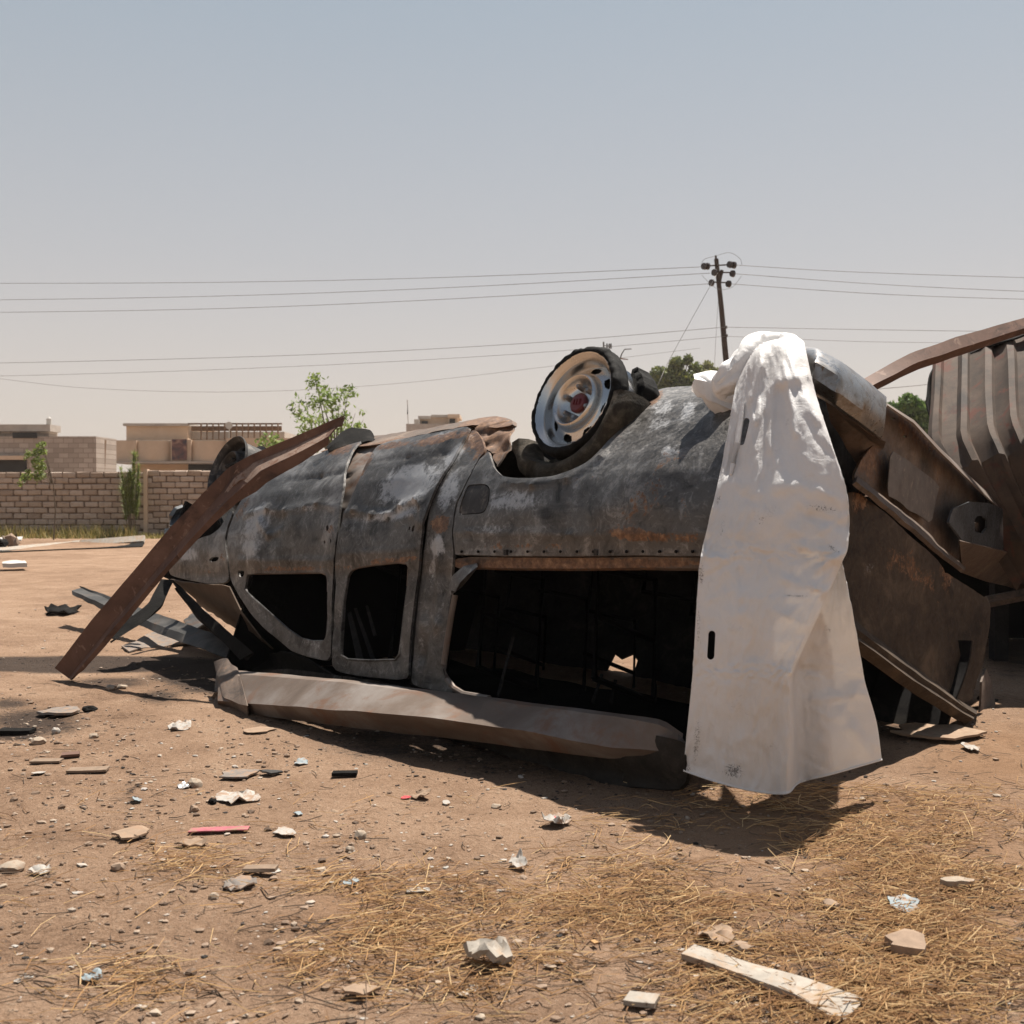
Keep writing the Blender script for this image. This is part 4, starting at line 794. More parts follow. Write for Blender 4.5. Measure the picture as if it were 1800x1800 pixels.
# ---- rear end: bumper, plate, tailgate
def rear(name, pts, u0, thick, mat, parent=car, bulge=0.0, step=.02, holes_=(), crumple=0.0, rnd=2):
    f2 = lambda p: np.array([pickU(x, y, u0)[[1, 2]] for x, y in (chaikin(p, rnd, .15) if rnd else np.asarray(p, float))])
    o2 = f2(pts); P2, T = region(o2, [f2(h) for h in holes_], step)
    cv = o2.mean(0); ax = np.array([1.0, 0]); w = P2[:, 1]; lo, hi = w.min(), w.max()
    uu = u0+RK*(.95-P2[:, 0])
    if bulge:
        # bow outwards between the two long edges
        dm = np.full(len(P2), 9.); dd = dense(o2, .02)
        for b_ in dd: dm = np.minimum(dm, np.linalg.norm(P2-b_, axis=1))
        uu -= bulge*np.sqrt(np.clip(dm/max(dm.max(), 1e-6), 0, 1)*(2-np.clip(dm/max(dm.max(), 1e-6), 0, 1)))
    uu += np.array([crumple*noise.noise(Vector((a*5, b_*5, 3)))+crumple*.4*noise.noise(Vector((a*17, b_*17, 3))) for a, b_ in P2])
    L = np.stack([uu, P2[:, 0], P2[:, 1]], -1); T = [t if np.cross(L[t[1]]-L[t[0]], L[t[2]]-L[t[0]])[0] < 0 else t[::-1] for t in T]
    Pq = proj(towld(L)); 
    return solid(name, L, T, thick, mat, parent, 40, {'ash': blobs(Pq, [(1500, 700, 60, 14, 40, .5), (1770, 930, 20, 30, 0, .5), (1535, 990, 14, 30, 40, .3)]), 'rust': blobs(Pq, [(1600, 1000, 90, 30, 40, .4), (1665, 1010, 14, 40, 0, .55), (1510, 880, 20, 30, 0, .5), (1520, 800, 60, 40, 40, .35), (1745, 1000, 60, 14, 20, .5), (1620, 760, 60, 20, 40, .4)]), 'soot': blobs(Pq, [(1640, 1120, 60, 60, 0, .25), (1700, 1060, 30, 60, 0, .3), (1500, 790, 60, 40, 40, .35)])}, direction=(-1, 0, 0))
RK = .26
bmp = rear('rear_bumper', [(1556, 712), (1575, 718), (1605, 742), (1652, 792), (1705, 842), (1764, 896), (1775, 925), (1735, 962), (1690, 1000), (1650, 962), (1610, 925), (1560, 885), (1525, 862), (1500, 840), (1520, 800), (1545, 770)], -1.17, .012, 'burnt_rusty', holes_=[[(1567, 733), (1574, 735), (1573, 738), (1566, 736)], [(1588, 764), (1594, 766), (1593, 770), (1587, 768)], [(1634, 786), (1641, 791), (1639, 794), (1633, 790)]], crumple=.008)
capu = ((1388, -.98), (1408, -1.10), (1432, -1.22), (1470, -1.30), (1515, -1.32), (1552, -1.30))
def capline(ys, du=0.0, dx=0): return [pickU(x+dx, y, u+du) for (x, u), y in zip(capu, ys)]
strip('end_cap', [capline((620, 612, 616, 636, 670, 700), .10, 4), capline((626, 618, 622, 644, 678, 708), .02, 3), capline((640, 634, 640, 664, 698, 730), -.02, 2), capline((655, 655, 664, 688, 722, 752), -.02), capline((668, 672, 684, 706, 740, 768), .0, -1), capline((672, 678, 690, 712, 746, 774), .08, -2)], 'heat_chrome', bmp, 60, .008, jit=.003, ang=50)
strip('flange', [[pickU(x, y, -1.26) for x, y in ((1452, 692), (1495, 729), (1535, 763), (1557, 774))], [pickU(x, y, -1.18) for x, y in ((1452, 700), (1493, 740), (1530, 774), (1553, 784))], [pickU(x, y, -1.10) for x, y in ((1462, 740), (1490, 790), (1515, 830), (1542, 800))]], 'burnt_rusty', bmp, 24, .008, jit=.008)
strip('top_edge', [[pickU(x, y, -1.19) for x, y in ((1557, 711), (1605, 741), (1652, 791), (1705, 841), (1764, 895))], [pickU(x, y, -1.25) for x, y in ((1558, 715), (1604, 746), (1650, 796), (1702, 846), (1760, 900))]], 'rail_metal', bmp, 30, .008)
strip('lower_lip', [[pickU(x, y, -1.18) for x, y in ((1500, 842), (1560, 887), (1610, 927), (1650, 964), (1692, 1002))], [pickU(x, y, -1.26) for x, y in ((1500, 852), (1556, 898), (1606, 938), (1646, 974), (1690, 1008))]], 'burnt_rusty', bmp, 30, .02, jit=.006)
rear('licence_plate', [(1566, 790), (1600, 812), (1652, 852), (1646, 880), (1637, 920), (1612, 903), (1598, 897), (1580, 880), (1560, 871)], -1.22, .004, 'plate_tin', bmp, crumple=.006, rnd=1)
rear('end_cap', [(1668, 918), (1676, 894), (1704, 882), (1738, 884), (1766, 896), (1772, 930), (1777, 970), (1735, 960), (1690, 948)], -1.27, .012, 'bumper_blue', bmp, rnd=0, crumple=.004, holes_=[[(1713, 914), (1718, 907), (1728, 907), (1735, 914), (1735, 928), (1727, 938), (1714, 934)]])
strip('end_cap', [[pickU(1766, 896, -1.272), pickU(1772, 930, -1.272), pickU(1777, 970, -1.272)], [pickU(1786, 913, -1.25), pickU(1794, 948, -1.25), pickU(1802, 1000, -1.25)], [pickU(1815, 945, -1.12), pickU(1828, 985, -1.12), pickU(1840, 1025, -1.12)]], 'bumper_blue', bmp, 14, .012, jit=.004, ang=15)
rear('lamp_stub', [(1713, 920), (1722, 918), (1728, 924), (1726, 934), (1716, 934)], -1.22, .03, 'burnt_rusty', bmp, rnd=1)
strip('lower_lip', [[pickU(x, y, -1.28) for x, y in ((1685, 948), (1735, 960), (1776, 971), (1800, 1000), (1838, 1030))], [pickU(x, y, -1.26) for x, y in ((1685, 956), (1735, 969), (1774, 981), (1797, 1012), (1834, 1040))], [pickU(x, y, -1.12) for x, y in ((1690, 1005), (1730, 1020), (1775, 1030), (1800, 1036), (1834, 1050))]], 'burnt_rusty', bmp, 26, .01)
rear('rear_light_block', [(1425, 690), (1455, 694), (1555, 776), (1546, 832), (1525, 866), (1500, 905), (1430, 900)], -1.0, .02, 'soot_steel', car, crumple=.02)  # dark panel added behind the bumper gap to stop light showing through
RK = .10
tg = rear('tailgate', [(1380, 905), (1440, 880), (1508, 862), (1560, 905), (1600, 942), (1648, 983), (1661, 1003), (1668, 1040), (1680, 1100), (1690, 1160), (1700, 1195), (1713, 1217), (1706, 1232), (1690, 1234), (1600, 1168), (1490, 1085), (1380, 1005)], -1.10, .02, 'tailgate_rust', crumple=.008)
rear('folded_corner', [(1659, 1003), (1700, 1030), (1742, 1058), (1738, 1110), (1726, 1170), (1713, 1217), (1700, 1195), (1690, 1160), (1678, 1100), (1668, 1045)], -1.06, .012, 'tailgate_rust', tg, crumple=.01)
strip('sill_bar', [[pickU(x, y, -1.09) for x, y in ((1380, 1004), (1490, 1086), (1600, 1170), (1690, 1236), (1716, 1252))], [pickU(x, y, -1.16) for x, y in ((1380, 1014), (1490, 1098), (1600, 1180), (1690, 1244), (1714, 1258))], [pickU(x, y, -1.15) for x, y in ((1380, 1024), (1490, 1110), (1600, 1192), (1690, 1252), (1710, 1262))], [pickU(x, y, -1.19) for x, y in ((1380, 1026), (1490, 1112), (1600, 1194), (1690, 1254), (1708, 1264))], [pickU(x, y, -1.15) for x, y in ((1380, 1048), (1490, 1132), (1600, 1212), (1680, 1262), (1696, 1270))]], 'tailgate_rust', tg, 30, .01, jit=.004)
MB().tube([pickU(1722, 1228, -1.0), pickU(1768, 1236, -.95)], .014, 8).build('hinge_pin', 'charred', tg)
strip('torn_corner', [[pickU(1733, 1175, -1.0), pickU(1742, 1198, -1.0), pickU(1745, 1240, -1.0), pickU(1742, 1276, -1.0)], [pickU(1722, 1200, -1.05), pickU(1722, 1230, -1.05), pickU(1720, 1262, -1.05), pickU(1716, 1276, -1.05)]], 'burnt_rusty', tg, 12, .01, jit=.01)
strip('rear_dark_sheet', [[pickU(1330, 900, -.7), pickU(1640, 900, -.7)], [pickU(1330, 1300, -.7), pickU(1700, 1262, -.7)]], 'interior_black', car, 10, .01)  # black sheet across the rear opening, standing in for the cabin's darkness
# peeled roof rail lying along the foot of the car
def pr(x, y, o): return pick(x, y, o)
RX = (388, 480, 600, 760, 920, 1080, 1165, 1200)
def rl(ys, offs, dx=0): return [pr(x+dx, y, o) for x, y, o in zip(RX, ys, offs)]
strip('peeled_roof_rail', [rl((1178, 1186, 1196, 1216, 1236, 1256, 1268, 1290), (.30, .29, .26, .18, .11, .07, .06, .02)), rl((1184, 1191, 1201, 1221, 1241, 1261, 1276, 1300), (.36, .35, .32, .23, .15, .11, .09, .03), -2),
                           rl((1232, 1240, 1249, 1261, 1284, 1314, 1320, 1318), (.54, .52, .48, .37, .27, .17, .10, .06), -4), rl((1240, 1259, 1274, 1292, 1312, 1331, 1326, 1322), (.47, .46, .42, .31, .21, .13, .08, .05), -4)], 'rail_metal', car, 90, .006, jit=.004, ang=20)
strip('crumpled_end', [[pr(380, 1160, .28), pr(398, 1163, .29), pr(420, 1180, .30)], [pr(378, 1185, .34), pr(400, 1190, .37), pr(425, 1192, .37)], [pr(370, 1215, .50), pr(398, 1225, .54), pr(432, 1236, .55)], [pr(366, 1228, .42), pr(400, 1245, .47), pr(440, 1258, .48)]], 'burnt_rusty', car, 22, .006, jit=.035)
strip('crumpled_end', [[pr(1165, 1270, .05), pr(1200, 1290, .04), pr(1222, 1330, .03)], [pr(1155, 1310, .07), pr(1180, 1335, .09), pr(1200, 1365, .07)], [pr(1150, 1325, .04), pr(1170, 1365, .06), pr(1186, 1385, .04)]], 'burnt_rusty', car, 18, .006, jit=.03)
# dark bent struts below the nose
strip('bent_strut', [[at(283, 1018, 7.45), at(262, 1060, 7.2), at(235, 1082, 7.1), at(190, 1118, 7.0)], [at(306, 1020, 7.4), at(285, 1062, 7.1), at(256, 1090, 7.0), at(205, 1124, 6.9)], [at(300, 1030, 7.5), at(284, 1068, 7.2), at(250, 1096, 7.1), at(196, 1130, 7.0)]], 'charred', car, 24, .012, jit=.01, local=toloc)
strip('bent_strut', [[at(300, 1018, 7.4), at(340, 1072, 6.95), at(385, 1120, 6.6), at(420, 1160, 6.4)], [at(318, 1030, 7.3), at(362, 1075, 6.85), at(415, 1120, 6.5), at(445, 1146, 6.3)], [at(310, 1035, 7.4), at(350, 1085, 7.0), at(400, 1132, 6.6), at(436, 1160, 6.4)]], 'charred', car, 24, .012, jit=.01, local=toloc)
strip('windscreen_frame', [[pick(512, 1147, -.05), pick(470, 1150, -.3), pick(410, 1168, -.1)], [pick(540, 1160, -.05), pick(480, 1175, -.3), pick(415, 1185, -.1)], [pick(590, 1190, -.05), pick(500, 1192, -.2), pick(420, 1190, -.05)]], 'charred', car, 18, .01, jit=.015)
# ================================================================== loose steel members
def lines(spec):          # [(px, py, D), ...] per edge
    return [[at(*p) for p in l] for l in spec]
bm1 = root('leaning_purlin', tuple(gnd(118, 1196)), 'long rust-brown folded steel purlin leaning against the nose of the car', 'beam')
A = [(98, 1174, 7.0), (160, 1093, 6.93), (230, 1010, 6.86), (300, 928, 6.78), (370, 855, 6.7), (403, 822, 6.66), (442, 800, 6.6), (513, 770, 6.5), (580, 741, 6.4), (606, 730, 6.36)]
M = [(126, 1194, 7.0), (192, 1110, 6.93), (264, 1024, 6.86), (332, 942, 6.78), (394, 868, 6.7), (416, 838, 6.66), (449, 816, 6.6), (519, 786, 6.5), (584, 756, 6.4), (600, 748, 6.37)]
Nn = [(131, 1197, 6.90), (199, 1115, 6.83), (272, 1030, 6.76), (342, 950, 6.68), (406, 882, 6.60), (440, 852, 6.56), (463, 831, 6.50), (529, 799, 6.40), (574, 775, 6.32), (582, 770, 6.31)]
B = [(154, 1178, 6.92), (220, 1105, 6.85), (295, 1012, 6.78), (365, 938, 6.70), (426, 884, 6.62), (458, 866, 6.57), (476, 850, 6.51), (537, 815, 6.41), (576, 788, 6.33), (584, 783, 6.32)]
pd = lambda l, e: [(x, y, 6.56-.24*(x-98)/508-e) for x, y, d in l]
B = [(x-7, y-2, d) for x, y, d in B]; M = [(x-3, y-1, d) for x, y, d in M]; Nn = [(x-4, y-1, d) for x, y, d in Nn]
A, M, Nn, B = pd(A, 0), pd(M, 0), pd(Nn, .09), pd(B, .08)
strip('channel', lines([A, M, Nn, B]), 'red_oxide', bm1, 80, .010, jit=.003, ang=18)
strip('dust_ledge', [[np.add(at(*p), (0, 0, .004)) for p in M[5:9]], [np.add(at(*p), (0, -.004, .004)) for p in Nn[5:9]]], 'ledge_dust', bm1, 40, .006, jit=.004)
strip('dust_ledge', [[np.add(at(*p), (0, -.012, .0)) for p in [(398, 866, 6.40), (415, 842, 6.40), (424, 836, 6.40)]], [np.add(at(*p), (0, -.012, .0)) for p in [(402, 868, 6.38), (424, 846, 6.36), (444, 838, 6.34)]]], 'ledge_dust', bm1, 14, .006, jit=.01)
strip('torn_tip', lines([[(588, 748, 6.32), (604, 737, 6.31), (608, 731, 6.31)], [(578, 760, 6.32), (592, 752, 6.31), (603, 748, 6.30)]]), 'red_oxide', bm1, 8, .008, jit=.015)
cb = root('ground_channel', tuple(gnd(300, 1120)), 'blackened steel channel lying on the dirt under the leaning purlin', 'beam')
A = [(125, 1037, 9.3), (200, 1068, 8.6), (300, 1105, 7.9), (400, 1138, 7.3), (440, 1150, 7.1)]
strip('channel', lines([[(140, 1030, 9.5), (215, 1058, 8.8), (310, 1092, 8.05), (405, 1125, 7.45), (445, 1138, 7.25)], [(143, 1036, 9.45), (217, 1066, 8.7), (311, 1100, 7.98), (405, 1133, 7.38), (445, 1146, 7.2)], [(126, 1040, 9.3), (200, 1071, 8.6), (300, 1108, 7.9), (398, 1142, 7.3), (436, 1154, 7.1)], [(129, 1046, 9.25), (205, 1082, 8.55), (300, 1122, 7.83), (394, 1156, 7.22), (432, 1168, 7.05)]]), 'black_channel', cb, 50, .01, jit=.008)
tag(strip('bent_sheet', [[gnd(325, 1104)+[0, 0, .05], gnd(350, 1092)+[0, 0, .10], gnd(382, 1094)+[0, 0, .02]], [gnd(340, 1118), gnd(365, 1112)+[0, 0, .08], gnd(392, 1110)+[0, 0, .02]]], 'black_channel', None, 14, .01, jit=.03), 'small bent grey metal sheet behind the dark struts', 'sheet')
tag(strip('flattened_sheet', [[gnd(215, 1140), gnd(270, 1122)+[0, 0, .05], gnd(340, 1120)+[0, 0, .05]], [gnd(225, 1148), gnd(275, 1136), gnd(345, 1136)]], 'grey_flake', None, 20, .01, jit=.03), 'flattened grey sheet scrap on the scorched strip of dirt', 'sheet')
# ================================================================== corrugated wreck and beam at the right
ct = root('corrugated_wreck', (3.3, 7.4, 0), 'rusty corrugated steel truck box leaning at the right edge', 'wreck')
def corr():
    # rib profile across, leaning back at the top and buckled to vertical below
    cols = []; nr = 26
    top0, top1 = at(1640, 628, 7.6), at(1980, 520, 7.0)
    prof = []; s = 0.0
    while s < 1.0001:
        for ds, dp in ((0, 0), (.018, .028), (.050, .028), (.068, 0)): prof.append((s+ds, dp))
        s += .135*(1+.35*noise.noise(Vector((s*21, 3, 0))))
    Vv = []; Fq = []
    for (s, dp) in prof:
        T = top0+(top1-top0)*s+np.array([0, 0, .05*noise.noise(Vector((s*14, 0, 0)))])
        for j in range(nr):
            t = j/(nr-1); L = t*2.1
            q = min(1, t*1.9)
            y = -1.0*q*(1.15-.15*q)-.12*max(0, t-.5); z = -.80*q-1.35*max(0, t-1/1.9)*1.05
            x = y*.40+max(0, t-.42)*.9*(1-s)
            nrm = np.array([-.12, -.7, .7])
            Vv.append(T+np.array([x, y, z])+nrm*dp+np.array([0, .03*noise.noise(Vector((s*9, t*4, 0))), 0]))
    m = len(prof)
    Fq = [(i*nr+j, i*nr+j+1, (i+1)*nr+j+1, (i+1)*nr+j) for i in range(m-1) for j in range(nr-1)]
    solid('corrugated_sheet', Vv, Fq, .006, 'corrugated', ct, 30)
corr()
strip('torn_flap', lines([[(1650, 625, 7.55), (1633, 660, 7.4), (1629, 706, 7.25), (1655, 785, 7.0), (1700, 880, 6.9)], [(1656, 640, 7.6), (1645, 690, 7.5), (1640, 720, 7.4), (1668, 790, 7.2), (1715, 885, 7.0)]]), 'soot_steel', ct, 24, .01, jit=.012)
strip('top_rim', lines([[(1642, 634, 7.62), (1690, 612, 7.5), (1740, 600, 7.4), (1800, 582, 7.2), (1960, 530, 7.0)], [(1646, 648, 7.55), (1692, 628, 7.42), (1742, 612, 7.3), (1800, 592, 7.1), (1960, 542, 6.9)]]), 'soot_steel', ct, 50, .012, jit=.03)
MB().box((4.6, 8.5, .55), (3.6, .08, 1.1)).box((4.6, 7.6, 1.02), (3.7, 1.9, .06)).box((2.85, 8.2, .5), (.06, .7, 1.0)).build('shade_box', 'interior_black', ct)  # black boxes added to make the dark area under the wreck
for (x, y) in ((2.95, 6.95), (4.5, 6.9)): MB().box((x+.2, y+.4, .5), (.09, .09, 1.0)).build('leg_post', 'soot_steel', ct)
MB().tube([at(1735, 1058, 7.0), at(1800, 1045, 7.0), at(1900, 1040, 7.0)], .04, 6).build('cross_rail', 'burnt_rusty', ct)
tb_ = root('bent_roof_beam', tuple(at(1660, 640, 6.3)), 'bent brown box-section beam rising to the right above the corrugated wreck', 'beam')
strip('beam', lines([[(1506, 676, 5.75), (1560, 644, 5.9), (1600, 622, 6.0), (1680, 594, 6.2), (1800, 560, 6.5), (1960, 506, 6.8)], [(1528, 680, 5.7), (1572, 657, 5.85), (1607, 638, 5.95), (1686, 612, 6.15), (1803, 575, 6.45), (1963, 522, 6.75)], [(1530, 688, 5.8), (1575, 665, 5.95), (1610, 648, 6.05), (1688, 622, 6.25), (1804, 583, 6.55), (1964, 530, 6.85)]]), 'red_oxide', tb_, 40, .008, jit=.003)
strip('rear_face', lines([[(1506, 676, 5.76), (1560, 644, 5.91), (1600, 622, 6.01), (1680, 594, 6.21), (1800, 560, 6.51), (1960, 506, 6.81)], [(1514, 684, 5.88), (1562, 655, 6.03), (1602, 634, 6.13), (1682, 606, 6.33), (1800, 570, 6.63), (1960, 517, 6.93)], [(1530, 689, 5.82), (1575, 666, 5.97), (1610, 649, 6.07), (1688, 623, 6.27), (1804, 584, 6.57), (1964, 531, 6.87)]]), 'red_oxide', tb_, 40, .008)
# ================================================================== white tarp
tp = root('white_tarp', tuple(at(1385, 1400, 3.9)), 'dirty white vinyl tarp draped over the rear corner of the car', 'tarp')
TX = [[1312, 1325, 1338, 1352, 1382, 1406, 1403, 1394, 1384], [1300, 1316, 1334, 1353, 1385, 1413, 1406, 1396, 1386], [1289, 1308, 1330, 1358, 1395, 1432, 1424, 1412, 1400], [1276, 1300, 1328, 1362, 1410, 1460, 1452, 1440, 1430], [1257, 1286, 1320, 1360, 1420, 1486, 1478, 1465, 1455], [1238, 1270, 1308, 1355, 1420, 1488, 1480, 1472, 1466], [1230, 1264, 1305, 1352, 1415, 1475, 1470, 1473, 1480], [1224, 1258, 1298, 1342, 1395, 1442, 1441, 1465, 1497], [1219, 1252, 1290, 1330, 1372, 1402, 1406, 1450, 1514], [1216, 1250, 1287, 1325, 1365, 1391, 1399, 1448, 1521], [1207, 1245, 1284, 1322, 1362, 1391, 1403, 1455, 1541], [1201, 1243, 1283, 1322, 1360, 1386, 1406, 1460, 1550]]
TYy = [[650, 632, 618, 612, 608, 612, 612, 610, 610], [655, 630, 612, 603, 599, 606, 602, 600, 598], [700, 692, 688, 686, 686, 690, 690, 688, 686], [780]*9, [870]*9, [950, 950, 950, 952, 953, 955, 955, 953, 950], [990, 990, 991, 992, 993, 993, 993, 990, 988], [1070]*9, [1160]*9, [1200]*9, [1290, 1291, 1293, 1294, 1295, 1293, 1288, 1280, 1270], [1355, 1370, 1382, 1391, 1396, 1394, 1376, 1362, 1336]]
TD = [4.50, 4.19, 4.09, 4.01, 3.94, 3.885, 3.86, 3.825, 3.81, 3.81, 3.82, 3.84]
TO = [[.02, 0, -.03, -.02, -.03, .0, .08, .12, .14]]*2+[[.02, 0, -.03, -.01, -.05, .0, .08, .12, .14], [.03, .0, -.03, -.01, -.04, .02, .08, .12, .14], [.03, 0, -.03, -.03, -.04, .02, .08, .12, .13], [.03, 0, -.03, -.04, -.05, .0, .09, .13, .14], [.03, .0, -.03, -.05, -.07, -.02, .10, .14, .13], [.04, .0, -.05, -.08, -.10, -.06, .11, .14, .10], [.05, .0, -.05, -.08, -.10, -.08, .13, .16, .16], [.06, .0, -.05, -.08, -.10, -.09, .13, .15, .18], [.07, .01, -.04, -.07, -.09, -.09, .13, .13, .22], [.08, .01, -.04, -.06, -.07, -.08, .14, .13, .26]]
TX = np.array(TX, float); TYy = np.array(TYy, float); TDD = np.array(TD)[:, None]+np.array(TO)
def cr(arr, t):
    n = len(arr); i = min(int(t), n-2); f = t-i; p0, p1, p2, p3 = arr[max(i-1, 0)], arr[i], arr[i+1], arr[min(i+2, n-1)]
    return .5*((2*p1)+(-p0+p2)*f+(2*p0-5*p1+4*p2-p3)*f*f+(-p0+3*p1-3*p2+p3)*f**3)
CTRL = np.stack([TX, TYy, TDD], -1)
def tarp_at(a, b_): return cr(np.array([cr(row, a) for row in CTRL]), b_)     # a in 0..8 across, b in 0..11 down
FOLD = [((1380, 845), (1490, 882), 12, .009), ((1380, 1020), (1450, 1040), 9, .014), ((1330, 870), (1390, 858), 10, .005), ((1410, 960), (1480, 985), 10, .014), ((1240, 840), (1330, 855), 10, .004), ((1360, 660), (1365, 850), 16, .018), ((1395, 640), (1372, 672), 9, .022), ((1372, 672), (1420, 660), 10, .02), ((1290, 1052), (1440, 1050), 5, .004), ((1430, 1230), (1520, 1220), 7, .008), ((1500, 1280), (1530, 1330), 10, .014), ((1505, 1210), (1480, 1260), 8, .008), ((1310, 720), (1280, 830), 8, -.012), ((1410, 700), (1470, 800), 10, .010), ((1250, 1330), (1300, 1380), 12, .008), ((1345, 900), (1400, 935), 12, .008), ((1425, 905), (1485, 925), 8, -.010), ((1440, 1000), (1478, 975), 7, .010)]
rf = random.Random(31)
for _ in range(46):
    x0, y0 = rf.uniform(1225, 1500), rf.uniform(700, 1330); a_ = rf.gauss(.2, .9); L_ = rf.uniform(18, 60)
    FOLD.append(((x0, y0), (x0+L_*math.cos(a_), y0+L_*math.sin(a_)), rf.uniform(3.0, 6.0), rf.choice((-1, 1))*rf.uniform(.002, .0065)))
for (a, b_, c_) in (((1372, 640), (1330, 740), 7), ((1380, 650), (1398, 760), 6), ((1340, 640), (1318, 700), 6), ((1400, 655), (1440, 740), 7), ((1358, 680), (1352, 790), 6)): FOLD.append((a, b_, c_, .016))
def fold(x, y):
    s = 0.0
    for (a, b_, r, h) in FOLD:
        dx, dy = b_[0]-a[0], b_[1]-a[1]; t = max(0, min(1, ((x-a[0])*dx+(y-a[1])*dy)/(dx*dx+dy*dy))); d = math.hypot(x-a[0]-dx*t, y-a[1]-dy*t); s += h*math.exp(-(d/r)**2)
    return s
def tarp_pt(a, b_, shift=0.0):
    x, y, D = tarp_at(a, b_)
    hem = min(1.0, (11-b_)*1.5+.15)
    q_ = .35+.65*min(1, b_/5)
    D = D-fold(x, y)*(.6+.4*min(1, b_/4.5))+q_*.012*noise.noise(Vector((a*.9, b_*1.1, 0)))+q_*.0065*(abs(noise.noise(Vector((a*2.3+3, b_*2.1, 4))))*2-.5)+.003*(abs(noise.noise(Vector((a*5, b_*5, 8))))*2-.5)+shift
    return at(x, y, D-corr_at(a, b_))
# keep the sheet just clear of the body: how far it must come forward, smoothed
CA, CB = np.linspace(0, 8, 33), np.linspace(0, 11, 67); CC = np.zeros((33, 67))
for i, a in enumerate(CA):
    for j, b_ in enumerate(CB):
        x, y, D = tarp_at(a, b_); D0 = D
        for _ in range(60):
            l = toloc(at(x, y, D))
            if -1.4 < l[0] and l[1] < S(l[0], l[2])+.05 and .7 < l[2] < 1.6: D -= .01
            else: break
        CC[i, j] = D0-D
DT = np.array([[tarp_at(a, b_)[2] for b_ in CB] for a in CA])
DN = np.minimum.accumulate((DT-CC)[:, 6:], axis=1); CC[:, 6:] = np.maximum(CC[:, 6:], .35*np.maximum(0, DT[:, 6:]-DN))      # it hangs plumb below the widest point
for _ in range(2): C2 = np.pad(CC, 1, mode='edge'); CC = np.max([C2[1+di:34+di, 1+dj:68+dj] for di in (-1, 0, 1) for dj in (-1, 0, 1)], axis=0)
for _ in range(34): C2 = np.pad(CC, 1, mode='edge'); CC = np.mean([C2[1+di:34+di, 1+dj:68+dj] for di in (-1, 0, 1) for dj in (-1, 0, 1)], axis=0)
def corr_at(a, b_):
    fa = min(max(a, 0), 7.999)*4; fb = min(max(b_, 0), 10.999)*6; i, j = int(fa), int(fb); fa -= i; fb -= j
    return (CC[i, j]*(1-fa)+CC[i+1, j]*fa)*(1-fb)+(CC[i, j+1]*(1-fa)+CC[i+1, j+1]*fa)*fb
ST = .055
def slot(c0, c1, r):       # rounded slot in sheet space from two pixel ends
    def inv(px, py):
        best = (4, 6)
        for it in range(40):
            f0 = tarp_at(*best); fa = (tarp_at(best[0]+.01, best[1])-f0)/.01; fb = (tarp_at(best[0], best[1]+.01)-f0)/.01
            J = np.array([[fa[0], fb[0]], [fa[1], fb[1]]]); e = np.array([px-f0[0], py-f0[1]])
            try: d = np.linalg.solve(J, e)
            except Exception: break
            d = np.clip(d, -.4, .4); best = (min(8, max(0, best[0]+d[0])), min(10.9, max(0, best[1]+d[1])))
        return best
    dx, dy = c1[0]-c0[0], c1[1]-c0[1]; L = math.hypot(dx, dy); ux, uy = dx/L, dy/L; pts = []
    for k in range(9): t = math.pi/2+math.pi*k/8; pts.append((c0[0]+r*(math.cos(t)*ux-math.sin(t)*uy), c0[1]+r*(math.cos(t)*uy+math.sin(t)*ux)))
    for k in range(9): t = -math.pi/2+math.pi*k/8; pts.append((c1[0]+r*(math.cos(t)*ux-math.sin(t)*uy), c1[1]+r*(math.cos(t)*uy+math.sin(t)*ux)))
    return np.array([inv(*p) for p in pts])
S1 = slot((1312, 740), (1303, 777), 5.5); S2 = slot((1251, 1115), (1249, 1153), 6.5)
P2, T = region(np.array([(0, 0), (8, 0), (8, 11), (0, 11)], float), [S1, S2], ST*1.2)
L = np.array([tarp_pt(a, b_) for a, b_ in P2]); PXt = proj(L)
DIRT = [(1270, 925, 6, 30, 8, .42), (1262, 880, 5, 14, 20, .5), (1290, 1355, 22, 18, 0, .62), (1225, 1300, 8, 60, 5, .5), (1205, 1350, 14, 14, 0, .55), (1232, 1010, 8, 30, 0, .5), (1228, 1100, 5, 60, 0, .45), (1330, 745, 30, 40, 0, .30), (1300, 690, 14, 20, 0, .35), (1345, 905, 40, 20, -30, .36), (1450, 895, 40, 8, 8, .5), (1465, 965, 20, 5, 40, .55), (1355, 1312, 30, 10, 5, .36), (1455, 1105, 14, 4, 40, .6), (1300, 1240, 30, 40, 0, .28), (1350, 800, 50, 50, 0, .22), (1385, 745, 8, 22, 0, .35), (1240, 1200, 20, 30, 0, .25), (1430, 980, 30, 6, 0, .35), (1400, 1048, 40, 3, 2, .5)]
T = [t if np.cross(L[t[1]]-L[t[0]], L[t[2]]-L[t[0]])[1] < 0 else t[::-1] for t in T]
solid('sheet', L, T, .0025, 'tarp_vinyl', tp, 60, {'dirt': blobs(PXt, DIRT)})
MB().tube([tarp_pt(8*k/60, 10.97)+np.array([0, -.002, 0]) for k in range(61)], .0035, 6).build('hem', 'tarp_vinyl', tp)
